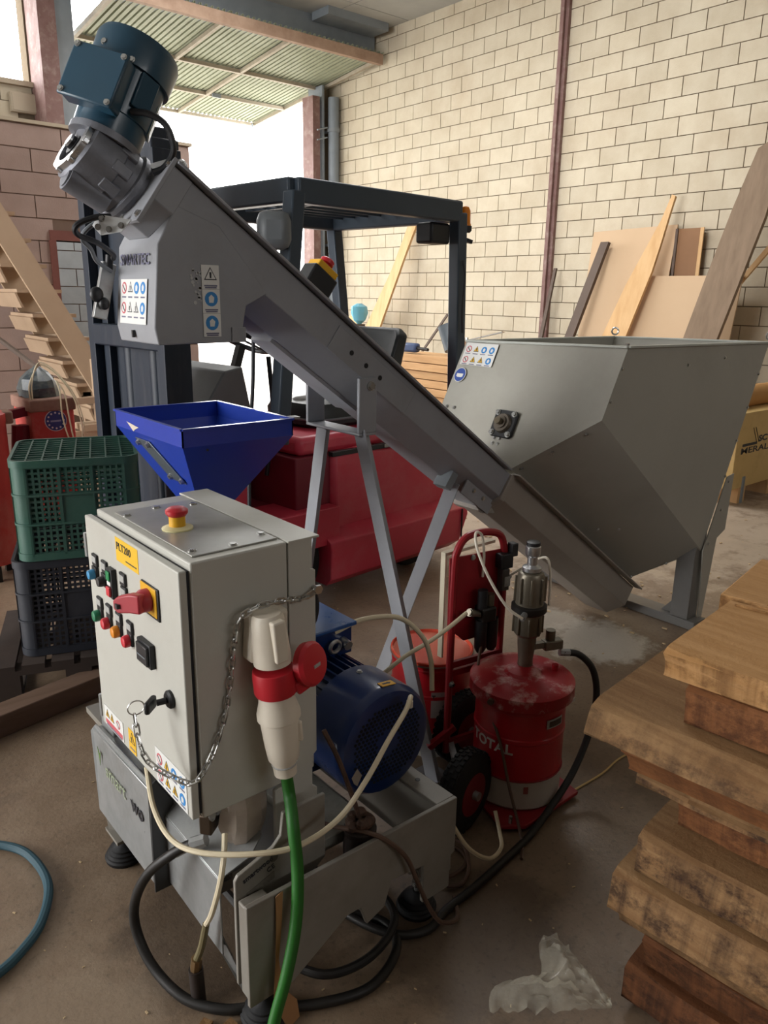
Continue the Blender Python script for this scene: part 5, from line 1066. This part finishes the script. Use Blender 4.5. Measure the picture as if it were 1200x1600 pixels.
for a in (-.14, .13, .39):
    b = B(); b.prism([Kp(a, -.06, 0), Kp(a+.1, -.06, 0), Kp(a+.1, .56, 0), Kp(a, .56, 0)], FZ*.022); part('bottom_board', b, M_PALLET, pal)
b = B(); b.bar((.1, 2.78, .045), (1.15, 2.985, .045), .10, .09); single('floor_beam', b, mat('brown_beam', '#6b5445', .8, col2='#54402f', amt=.6, scale=4, stretch=(.3, 6, 6)), 'brown square timber beam lying on the floor before the pallet', 'beam', bev=.004)
# ---------------------------------------------------------------- timber stack in the right foreground
TE1 = Vector((.9936, .113, 0)); TE2 = Vector((-.113, .9936, 0)); TO = Vector((1.36, .72, 0))
def wood(name, c1, c2, dark, amt=.8):
    """sawn oak: long grain along the board, upright saw marks and dark stains"""
    m = bpy.data.materials.new(name); m.use_nodes = True; nt = m.node_tree; N = nt.nodes; L = nt.links; b = N['Principled BSDF']
    geo = N.new('ShaderNodeNewGeometry'); oi = N.new('ShaderNodeObjectInfo')
    sh = N.new('ShaderNodeVectorMath'); sh.operation = 'MULTIPLY_ADD'; L.new(oi.outputs['Random'], sh.inputs[0]); sh.inputs[1].default_value = (7, 5, 9); L.new(geo.outputs['Position'], sh.inputs[2])
    def noise(sc, scale, d=6, r=.65):
        mp = N.new('ShaderNodeMapping'); mp.inputs['Scale'].default_value = sc; L.new(sh.outputs[0], mp.inputs[0])
        n = N.new('ShaderNodeTexNoise'); n.inputs['Scale'].default_value = scale; n.inputs['Detail'].default_value = d; n.inputs['Roughness'].default_value = r; L.new(mp.outputs[0], n.inputs['Vector']); return n.outputs['Fac']
    def ramp(x, a, bb, hi=1.0):
        r = N.new('ShaderNodeMapRange'); r.inputs[1].default_value = a; r.inputs[2].default_value = bb; r.inputs[4].default_value = hi; L.new(x, r.inputs[0]); return r.outputs[0]
    def mix(f, a, c):
        x = N.new('ShaderNodeMix'); x.data_type = 'RGBA'; L.new(f, x.inputs[0])
        if isinstance(a, tuple): x.inputs[6].default_value = a
        else: L.new(a, x.inputs[6])
        x.inputs[7].default_value = c; return x.outputs[2]
    c = mix(ramp(noise((14, 1.2, 14), 3), .35, .65), lin(c1), lin(c2))
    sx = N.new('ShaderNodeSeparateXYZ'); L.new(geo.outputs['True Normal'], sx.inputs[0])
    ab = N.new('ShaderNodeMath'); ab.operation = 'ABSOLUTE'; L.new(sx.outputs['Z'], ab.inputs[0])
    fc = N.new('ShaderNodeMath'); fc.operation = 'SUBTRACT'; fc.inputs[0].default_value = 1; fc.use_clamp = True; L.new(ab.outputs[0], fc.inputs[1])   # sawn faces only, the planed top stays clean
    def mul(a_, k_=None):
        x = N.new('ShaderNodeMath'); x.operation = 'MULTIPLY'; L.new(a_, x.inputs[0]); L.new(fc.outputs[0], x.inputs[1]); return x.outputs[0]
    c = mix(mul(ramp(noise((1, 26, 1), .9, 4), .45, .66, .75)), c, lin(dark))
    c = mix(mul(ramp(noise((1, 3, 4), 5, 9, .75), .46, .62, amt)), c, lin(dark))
    c = mix(ramp(noise((1, 1, 1), 3, 6, .7), .6, .72, .3), c, lin(dark))
    L.new(c, b.inputs['Base Color']); b.inputs['Roughness'].default_value = .8; b.inputs['Specular IOR Level'].default_value = .2
    bp = N.new('ShaderNodeBump'); bp.inputs['Strength'].default_value = .35; bp.inputs['Distance'].default_value = .01; L.new(noise((8, 10, 8), 8, 6), bp.inputs['Height']); L.new(bp.outputs[0], b.inputs['Normal'])
    return m
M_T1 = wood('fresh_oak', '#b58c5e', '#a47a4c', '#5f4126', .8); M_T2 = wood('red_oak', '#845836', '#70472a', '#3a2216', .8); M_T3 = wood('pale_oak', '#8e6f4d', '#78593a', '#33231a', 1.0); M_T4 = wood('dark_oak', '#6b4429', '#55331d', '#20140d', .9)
BO = [ # z0, z1, front offset, left end, material, label, width, slope of the front face
 (.857, .922, .0, .0, M_T1, 'pale top board of the foreground timber stack with a smooth upper face', .36, 0.0),
 (.764, .853, .01, -.05, M_T2, 'second timber board from the top, orange brown with a dark knot', .5, .0),
 (.692, .761, -.05, .13, M_T3, 'third timber board from the top jutting furthest left', .62, .03),
 (.612, .689, -.015, .05, M_T2, 'fourth timber board from the top, set back and smooth faced', .5, -.03),
 (.578, .609, .015, .035, M_T3, 'fifth timber board from the top, thin with a dark stained edge', .5, .01),
 (.492, .575, .055, -.05, M_T2, 'sixth timber board from the top, reddish and set back', .5, -.005),
 (.392, .489, -.02, .0, M_T3, 'seventh timber board from the top with splintered upper corner', .55, .01),
 (.298, .389, -.055, .035, M_T3, 'eighth timber board from the top with grey saw marks', .6, .02),
 (.222, .295, -.01, .03, M_T3, 'ninth timber board from the top, blotchy and dark', .55, -.02),
 (.125, .219, .015, -.03, M_T4, 'tenth timber board from the top, deep brown near the bag', .55, -.01),
 (.03, .122, -.005, .0, M_T4, 'bottom timber board of the foreground stack beside the plastic bag', .55, .01)]
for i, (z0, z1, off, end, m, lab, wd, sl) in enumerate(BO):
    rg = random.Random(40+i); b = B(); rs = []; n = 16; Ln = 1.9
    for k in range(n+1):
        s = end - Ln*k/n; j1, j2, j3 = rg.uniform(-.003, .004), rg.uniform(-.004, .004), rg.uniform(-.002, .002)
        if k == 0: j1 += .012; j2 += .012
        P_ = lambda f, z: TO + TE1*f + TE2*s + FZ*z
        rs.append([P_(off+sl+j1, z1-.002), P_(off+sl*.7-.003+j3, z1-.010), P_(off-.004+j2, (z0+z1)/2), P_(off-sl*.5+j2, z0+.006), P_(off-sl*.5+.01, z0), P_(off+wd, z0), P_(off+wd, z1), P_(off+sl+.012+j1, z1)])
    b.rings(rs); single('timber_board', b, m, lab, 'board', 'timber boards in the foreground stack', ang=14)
b = B(); P_ = lambda f, s, z: TO + TE1*f + TE2*s + FZ*z
b.prism([P_(.372, .03, .857), P_(.372, -1.9, .857), P_(.72, -1.9, .857), P_(.72, .05, .857)], FZ*.07); single('timber_board', b, M_T1, 'pale board lying behind the top board past the splintered crack', 'board', 'timber boards in the foreground stack', bev=.004)
for k in range(3):
    b = B(); s0 = -.02-.03*k; b.prism([P_(.33+.015*k, s0, .922), P_(.345+.015*k, s0-.02, .922), P_(.36+.014*k, s0-.35, .922), P_(.34+.014*k, s0-.33, .922)], FZ*(.006+.004*k)); single('splinter', b, M_T1, ('narrow splinter lying nearest on the top board', 'middle splinter along the crack of the top board', 'farthest splinter along the crack of the top board')[k], 'splinter', 'splinters on the timber stack')
b = B(); b.prism([P_(.06, -.06, 0), P_(.06, -1.8, 0), P_(.16, -1.8, 0), P_(.16, -.06, 0)], FZ*.03); b2_ = single('timber_bearer', b, M_T4, 'dark bearer batten beneath the foreground timber stack', 'batten')
b = B(); b.prism([P_(.40, -.06, 0), P_(.40, -1.8, 0), P_(.50, -1.8, 0), P_(.50, -.06, 0)], FZ*.03); single('timber_bearer', b, M_T4, 'rear bearer batten beneath the foreground timber stack', 'batten')
# plastic bag on the floor: a crumpled clear sheet gathered to a knot
b = B(); rg = random.Random(11); NU, NV = 26, 20; G = []
knot = Vector((1.315, .715, .03))
import mathutils
for i in range(NU+1):
    row = []
    for j in range(NV+1):
        u, v = i/NU, j/NV; tip = Vector((1.235, .90, .0)) + TE1*(v-.5)*.20 + TE2*(.03*math.sin(v*9))
        p = tip + (knot-tip)*(u**1.1); sp = (1-u)**.6
        p += TE1*(v-.5)*.10*sp; n1 = mathutils.noise.noise(Vector((u*5, v*7, 1.3))); n2 = mathutils.noise.noise(Vector((u*13, v*17, 4.1)))
        p.z = max(.004, .035 + .075*math.sin(math.pi*min(1, u*1.1))*math.sin(math.pi*v)*(.75+.7*n1) + .022*n2)
        row.append(b.bm.verts.new(p))
    G.append(row)
for i in range(NU):
    for j in range(NV): b.bm.faces.new([G[i][j], G[i+1][j], G[i+1][j+1], G[i][j+1]])
M_BAG = mat('clear_plastic', '#d3cdbb', .2, col2='#c2bca8', amt=.5, scale=10, alpha=.32, coat=.6)
single('plastic_bag', b, M_BAG, 'crumpled clear plastic bag on the floor by the timber stack', 'bag', ang=60)
# ---------------------------------------------------------------- boards and sheets leaning on the block wall
M_MDF = mat('mdf_sheet', '#c6ab8c', .75, col2='#b99d7e', amt=.3, scale=1.5, spec=.2); M_PLANK = mat('pale_plank', '#d0ab7c', .75, col2='#b98f5e', amt=.6, scale=2, stretch=(6, 6, .5)); M_PLANKG = mat('grey_plank', '#87735f', .8, col2='#6e5c4a', amt=.6, scale=2, stretch=(6, 6, .5)); M_PLANKD = mat('dark_plank', '#5f5148', .8, amt=.5, scale=3); M_PANEL = mat('brown_panel', '#8a6443', .6, amt=.4, scale=2)
def lean(name, label, cat, pts, xb, xt, m, t=.03, zt=None):
    """board outline given as (y, z); leans from x=xb at the floor to x=xt at height zt"""
    zt = zt or max(z for _, z in pts); P = [Vector((xb+(xt-xb)*z/zt, y, z)) for y, z in pts]; n_ = Vector((-zt, 0, (xt-xb))).normalized()
    b = B(); b.prism(P, n_*t); return single(name, b, m, label, cat)
lean('mdf_sheet', 'tall beige fibreboard sheet leaning on the block wall', 'sheet', [(6.03, 0), (6.03, 2.39), (4.92, 2.42), (4.92, 0)], 8.12, 8.42, M_MDF, .018)
lean('mdf_sheet', 'lower beige fibreboard sheet leaning in front of the tall one', 'sheet', [(5.35, 0), (5.35, 1.86), (4.0, 1.86), (4.0, 0)], 7.9, 8.22, M_MDF, .018)
t = thing('veneer_board', 'narrow brown board with orange edges behind the lower fibreboard sheet', 'board', (8.4, 4.75, 0))
b = B(); b.box(8.36, 8.40, 4.60, 4.905, 0, 2.37); part('core', b, M_PANEL, t)
b = B(); b.box(8.345, 8.36, 4.57, 4.61, 0, 2.37); part('edge_strip', b, M_PLANK, t)
b = B(); b.box(8.345, 8.36, 4.875, 4.905, 0, 2.37); part('edge_strip', b, M_PLANKD, t)
lean('pointed_plank', 'long pale plank with a splintered pointed top leaning on the wall', 'plank', [(5.83, 0), (5.30, 1.75), (5.12, 2.2), (5.02, 2.45), (4.95, 2.72), (4.905, 2.70), (4.93, 2.5), (4.96, 2.2), (5.0, 1.9), (5.42, 0)], 7.75, 8.30, M_PLANK, .035)
lean('dark_batten', 'dark grey batten leaning against the tall fibreboard sheet', 'batten', [(6.22, 0), (5.83, 2.25), (5.72, 2.25), (6.09, 0)], 7.7, 8.32, M_PLANKD, .05)
lean('grey_plank', 'wide weathered grey plank leaning at the right edge', 'plank', [(4.5, 0), (4.22, 1.8), (4.1, 2.5), (3.98, 3.05), (3.72, 3.2), (3.75, 2.4), (3.95, 1.2), (4.12, 0)], 7.5, 8.2, M_PLANKG, .05)
lean('orange_batten', 'thin orange brown batten propped across behind the grey plank', 'batten', [(4.3, 1.45), (3.75, 2.25), (3.72, 2.2), (4.28, 1.4)], 8.0, 8.36, M_PLANK, .03, 2.6)
lean('thin_plank', 'thin dark plank leaning beside the red steel column', 'plank', [(6.64, 0), (6.53, 1.97), (6.49, 1.97), (6.57, 0)], 8.0, 8.33, M_PLANKD, .03)
lean('pale_plank', 'pale curved plank leaning on the wall behind the forklift guard', 'plank', [(10.42, 0), (10.10, 1.06), (9.62, 2.0), (9.36, 2.72), (9.16, 2.75), (9.36, 2.2), (9.72, 1.1), (10.1, 0)], 7.9, 8.38, M_PLANK, .04)
lean('short_board', 'short pale board upright beside the curved plank', 'board', [(10.72, 0), (10.72, 1.25), (10.5, 1.25), (10.5, 0)], 8.05, 8.25, M_PLANK, .04)
lean('thin_stick', 'thin stick leaning on the wall above the lumber pile', 'stick', [(9.05, .7), (8.55, 1.35), (8.52, 1.33), (9.02, .68)], 8.2, 8.42, M_PLANKD, .02, 1.4)
b = B(); rg = random.Random(2); rs = []
for z, r in ((1.13, .02), (1.2, .1), (1.32, .14), (1.42, .13), (1.47, .05)): rs.append([(8.1+r*math.cos(a)*rg.uniform(.8, 1.1), 10.3+r*math.sin(a)*rg.uniform(.8, 1.1), z) for a in [2*math.pi*i/12 for i in range(12)]])
b.rings(rs); single('cyan_bag', b, mat('cyan_plastic', '#6fb7cf', .25, amt=.4, alpha=.9), 'bright cyan plastic bag hanging by the pale boards', 'bag')
b = B(); b.prism([(8.2, 10.25, 0), (8.2, 10.4, 0), (8.2, 10.36, 1.14), (8.2, 10.27, 1.14)], (-.2, 0, 0)); single('bag_post', b, M_PLANKD, 'stubby dark post under the cyan bag', 'post')
# lumber pile behind the forklift
M_LUM = mat('stacked_lumber', '#c39a6c', .75, col2='#a67c50', amt=.6, scale=3, stretch=(4, .6, 8), rnd=.08)
lab_ = ['bottom', 'second', 'third', 'fourth', 'fifth', 'sixth', 'seventh', 'top']
for k in range(8):
    rg = random.Random(60+k); x0 = 6.95+rg.uniform(-.03, .03); b = B(); b.box(x0, x0+.5, 6.3+rg.uniform(-.1, .1), 7.95+rg.uniform(-.1, .1), .03+.105*k, .03+.105*k+.095)
    single('lumber_plank', b, M_LUM, lab_[k]+' plank of the lumber pile behind the forklift' + (', pressed to the floor' if k == 0 else ', counted upward from the floor' if 0 < k < 7 else ', with a bucket on it'), 'plank', 'lumber pile planks', bev=.004)
b = B(); b.box(7.0, 7.4, 6.4, 6.5, 0, .03); b.box(7.0, 7.4, 7.6, 7.7, 0, .03); single('pile_bearer', b, M_PLANKD, 'dark bearers under the lumber pile', 'batten')['kind'] = 'stuff'
t = thing('bucket', 'dark grey bucket tipped on the lumber pile', 'bucket', (7.15, 7.22, .89)); bd_ = Vector((.1, .38, .92)).normalized(); bp_ = Vector((7.15, 7.12, .93))
b = B(); b.lathe(bp_, bd_, [(.10, 0), (.12, .01), (.155, .32), (.16, .33), (.148, .33), (.11, .03), (.09, .02)], 26); part('bucket_shell', b, mat('bucket_steel', '#566068', .45, amt=.4), t)
b = B(); b.tube([bp_+bd_*.32+Vector((-.1, -.1, 0)), bp_+bd_*.42+Vector((0, 0, .02)), bp_+bd_*.32+Vector((.1, .1, 0))], .006); part('bucket_handle', b, M_ZINC, t)
b = B(); b.obox((7.2, 6.95, .99), (.3, .9, .2), (.9, -.3, 0), (0, -.2, 1), .2, .14, .12); single('cardboard_scrap', b, M_PANEL, 'crumpled brown cardboard piece beside the bucket', 'cardboard', bev=.03)
b = B(); b.bar((7.2, 6.9, 1.08), (7.2, 6.35, 1.2), .05, .012); single('metal_strip', b, M_ALU, 'bright metal strip sticking out beyond the bucket', 'strip')
for k in range(4):
    b = B(); b.bar((7.0+.08*k, 7.0-.1*k, .885+.012*k), (7.1+.08*k, 5.9-.15*k, .885+.012*k), .1, .01); single('pale_lath', b, mat('pale_lath', '#bdb3a6', .7, amt=.4), ('lowest', 'second', 'third', 'uppermost')[k]+' pale lath spread across the lumber pile', 'lath', 'laths on the lumber pile')
t = thing('blue_drill', 'dark blue power tool resting on the lumber pile', 'power tool', (7.0, 7.75, .87))
b = B(); b.obox((7.0, 7.8, .94), FE2, FE1, FZ, .28, .12, .12); part('tool_body', b, mat('tool_blue', '#3d4d70', .5), t, .03)
b = B(); b.cyl((7.0, 7.66, .94), (7.0, 7.45, .93), .02, n=10); part('tool_spindle', b, M_DARK, t)
# ---------------------------------------------------------------- shipping crate at the right edge
M_PLY = mat('plywood', '#d0b277', .65, col2='#c2a267', amt=.5, scale=1.5, dirt='#a5834d', dirt_amt=.4, dirt_scale=5)
wc = thing('shipping_crate', 'plywood shipping crate with black stencilled lettering at the right edge', 'crate', (6.8, 3.15, 0))
b = B(); b.box(6.02, 7.5, 2.8, 3.6, .13, .75); wbx = part('crate_box', b, M_PLY, wc, .004)
for x in (6.22, 6.75, 7.3):
    b = B(); b.box(x-.06, x+.06, 2.8, 3.6, .0, .13); part('skid', b, M_PLANK, wc)
b = B(); b.box(6.2, 6.235, 2.79, 2.8, .0, .22); part('steel_strap', b, M_STEELG, wc)
text('lettering', 'SC', .07, (6.39, 2.7985, .495), (1, 0, 0), (0, 0, 1), M_SDARK, wbx, bold=.003, squeeze=1.9)
text('lettering', 'MERAL', .07, (6.10, 2.7985, .415), (1, 0, 0), (0, 0, 1), M_SDARK, wbx, bold=.001, squeeze=2.3)
b = B(); b.box(6.12, 6.37, 2.7975, 2.799, .475, .497); part('logo_bar', b, M_SDARK, wbx)
b = B(); b.bar((6.31, 2.798, .62), (6.40, 2.798, .49), .0015, .006, up=(0, 1, 0)); b.bar((6.27, 2.798, .62), (6.36, 2.798, .49), .0015, .005, up=(0, 1, 0)); part('logo_stroke', b, M_SDARK, wbx)['kind'] = 'stuff'
b = B(); b.cyl((6.12, 3.0, .84), (7.4, 3.0, .84), .09, n=20); single('cardboard_tube', b, mat('cardboard', '#b98a52', .8, amt=.4), 'brown cardboard tube lying on the plywood shipping crate', 'tube')
# ---------------------------------------------------------------- wooden stair at the left
M_STAIR = mat('stair_plywood', '#b39a80', .7, col2='#a0876e', amt=.5, scale=2)
stp = thing('wooden_stair', 'steep pale wooden stair with a broad stringer against the partition', 'stair', (2.7, 7.4, 0))
b = B(); b.prism([(1.3, 7.12, 3.38), (1.3, 7.12, 3.03), (2.66, 7.12, .42), (2.78, 7.12, .62)], (0, .04, 0)); part('stringer', b, M_STAIR, stp)
b = B(); b.prism([(1.3, 7.85, 3.38), (1.3, 7.85, 3.03), (2.66, 7.85, .42), (2.78, 7.85, .62)], (0, .04, 0)); part('stringer', b, M_STAIR, stp)
for k in range(13):
    z = .55+.205*k; x = 2.69-.1066*(k*1.0)
    b = B(); b.box(x-.2, x+.17, 7.17, 7.84, z, z+.03); tr_ = part('tread', b, M_STAIR, stp)
    b = B(); b.obox((x-.19, 7.5, z-.06), (.35, 0, -.94), (0, 1, 0), (.94, 0, .35), .13, .66, .018); part('riser', b, M_STAIR, tr_)
for y in (7.12, 7.85):
    b = B(); b.box(2.66, 2.74, y, y+.04, 0, .62); part('stair_post', b, M_STAIR, stp)
fr_ = thing('wooden_trestle', 'pale wooden trestle frame standing below the stair', 'trestle', (2.2, 6.2, 0))
for x0, x1 in ((2.19, 2.27), (1.9, 1.96)):
    b = B(); b.box(x0, x1, 6.18, 6.24, 0, 1.08 if x0 > 2 else .8); part('post', b, M_STAIR, fr_)
for z in (.74, .48, .2):
    b = B(); b.box(1.75, 2.36, 6.14, 6.18, z, z+.05); part('rail', b, M_STAIR, fr_)
b = B(); b.box(2.05, 2.4, 6.1, 6.3, .53, .58); part('shelf', b, M_STAIR, fr_)
b = B(); b.bar((1.55, 7.5, 1.45), (2.0, 6.6, .9), .03, .03); single('leaning_pole', b, M_PLANKD, 'thin dark pole slanting down behind the red machine', 'pole')
# ---------------------------------------------------------------- red machine with the bag, and the red tank
M_RMACH = mat('faded_red_machine', '#b8453f', .5, col2='#a23a38', amt=.5, scale=4, dirt='#b98a7c', dirt_amt=.5)
rm = thing('red_mixer', 'red box-shaped machine with a round starry blue emblem', 'machine', (1.38, 4.8, 0))
b = B(); b.box(1.26, 1.50, 4.6, 4.95, .2, .98); rb_ = part('machine_body', b, M_RMACH, rm, .012)
b = B(); b.box(1.25, 1.51, 4.59, 4.96, .93, 1.0); part('dusty_collar', b, mat('dusty_brown', '#8a6a5c', .8, col2='#7a5548', amt=.7, scale=20), rm, .008)
b = B(); b.box(1.28, 1.33, 4.62, 4.67, 0, .2); b.box(1.43, 1.48, 4.62, 4.67, 0, .2); b.box(1.28, 1.33, 4.88, 4.93, 0, .2); b.box(1.43, 1.48, 4.88, 4.93, 0, .2); part('legs', b, M_DARK, rm)['kind'] = 'stuff'
ec_ = Vector((1.39, 4.599, .875)); b = B(); b.disc(ec_, (0, -1, 0), .062, .002, 28); em = part('emblem', b, mat('emblem_white', '#c9c4c4', .6), rb_)
b = B(); b.disc(ec_-Vector((0, .002, 0)), (0, -1, 0), .058, .001, 28); part('emblem_disc', b, mat('emblem_blue', '#2c3c78', .5), rb_)
for k in range(12):
    a = 2*math.pi*k/12; b = B(); b.disc(ec_+Vector((.045*math.cos(a), -.003, .045*math.sin(a))), (0, -1, 0), .006, .001, 5); part('star', b, MATS['emblem_white'], rb_)
b = B(); b.box(1.36, 1.42, 4.595, 4.597, .868, .878); part('emblem_text', b, mat('emblem_grey', '#8a90b0', .6), rb_)
for x in (1.19, 1.225):
    b = B(); b.tube([(x, 4.7, .0), (x, 4.7, .6), (x+.02, 4.7, .85)], .035, 10); part('bracket_arm', b, M_FREDD, rm)
b = B(); b.bar((1.15, 4.7, .91), (1.27, 4.7, .93), .05, .05); part('cross_arm', b, M_FREDD, rm)
b = B(); rg = random.Random(8); rs = []
for z, r in ((1.0, .11), (1.05, .12), (1.1, .1), (1.14, .06), (1.17, .015)): rs.append([(1.36+r*math.cos(a)*rg.uniform(.85, 1.1), 4.77+r*math.sin(a)*rg.uniform(.85, 1.1), z+rg.uniform(-.008, .008)) for a in [2*math.pi*i/14 for i in range(14)]])
b.rings(rs); single('dark_bag', b, mat('dark_bag', '#3a444c', .35, col2='#8a8f88', amt=.5, scale=22), 'crumpled dark plastic bag on top of the red machine', 'bag', ang=15)
t = thing('rope_loops', 'pale rope looped over the bag and hanging down the red machine', 'rope', (1.45, 4.6, .7))
for k, w in enumerate((0, .012)):
    b = B(); b.tube([(1.27+w, 4.62, .98), (1.275+w, 4.63, 1.08), (1.33, 4.66, 1.17+w), (1.37, 4.66, 1.185+w), (1.44, 4.63, 1.12+w), (1.50+w, 4.59, 1.0), (1.525+w, 4.57, .85), (1.52, 4.57, .74), (1.50, 4.57, .71), (1.475-w*2, 4.575, .76), (1.46-w*3, 4.58, .90), (1.45-w*2, 4.59, 1.03), (1.42, 4.62, 1.1)], .0045, 6); part('rope_strand', b, M_HOSEW, t)
rt_ = thing('red_tank', 'faded red rounded tank at the far left edge', 'tank', (1.0, 4.65, 0))
b = B(); b.lathe((.97, 4.65, .1), (0, 0, 1), [(.16, 0), (.16, .78), (.165, .8), (.165, .84), (.13, .86)], 28); part('tank_body', b, M_RMACH, rt_)
b = B(); b.lathe((.97, 4.65, .94), (0, 0, 1), [(.155, 0), (.125, .02), (.12, .1), (.1, .18), (.05, .22)], 24); part('tank_dome', b, mat('pink_dome', '#c98a84', .55, amt=.4), rt_)
b = B(); b.box(1.08, 1.16, 4.58, 4.7, .88, .95); part('lid_clamp', b, mat('dusty_brown2', '#9a7d6c', .8), rt_, .01)
for a in (.5, 2.6, 4.7):
    b = B(); b.box(0.97+.12*math.cos(a)-.02, 0.97+.12*math.cos(a)+.02, 4.65+.12*math.sin(a)-.02, 4.65+.12*math.sin(a)+.02, 0, .12); part('leg', b, M_DARK, rt_)
# wood chips scattered on the floor beside the feed hopper
b = B(); rg = random.Random(21)
for i in range(260):
    x, y = rg.gauss(4.1, .7), rg.gauss(2.6, .8); s = rg.uniform(.004, .016); a = rg.uniform(0, 6.28)
    d = Vector((math.cos(a), math.sin(a), rg.uniform(-.05, .05))); e = Vector((-math.sin(a), math.cos(a), 0)); b.obox((x, y, .004+s*.15), d, e, FZ, s*1.6, s*.7, s*.3)
for i in range(120):
    x, y = rg.uniform(.3, 2.2), rg.uniform(.8, 2.6); s = rg.uniform(.002, .006); a = rg.uniform(0, 6.28)
    d = Vector((math.cos(a), math.sin(a), 0)); e = Vector((-math.sin(a), math.cos(a), 0)); b.obox((x, y, .002), d, e, FZ, s*1.6, s*.7, s*.4)
o = part('wood_chips', b, mat('wood_chips', '#c4ab86', .8, amt=.5)); o['kind'] = 'stuff'; o['label'] = 'small pale wood chips strewn over the concrete floor'; o['category'] = 'wood chips'
for k, (x, y, a) in enumerate(((.56, 1.27, .5), (.60, 1.24, .2))):
    b = B(); b.obox((x, y, .008), (math.cos(a), math.sin(a), 0), (-math.sin(a), math.cos(a), 0), (0, 0, 1), .07, .025, .012); single('wood_scrap', b, M_T3, ('splintered wood scrap on the floor left of the brass nozzle', 'splintered wood scrap on the floor below the brass nozzle')[k], 'wood scrap')
b = B(); b.tube([(1.93, 1.29, .004), (2.1, 1.285, .005), (2.22, 1.30, .004), (2.34, 1.295, .005), (2.44, 1.30, .004)], .0035, 6); single('floor_string', b, M_PLY, 'frayed pale string lying on the floor beside the pump drum', 'string')
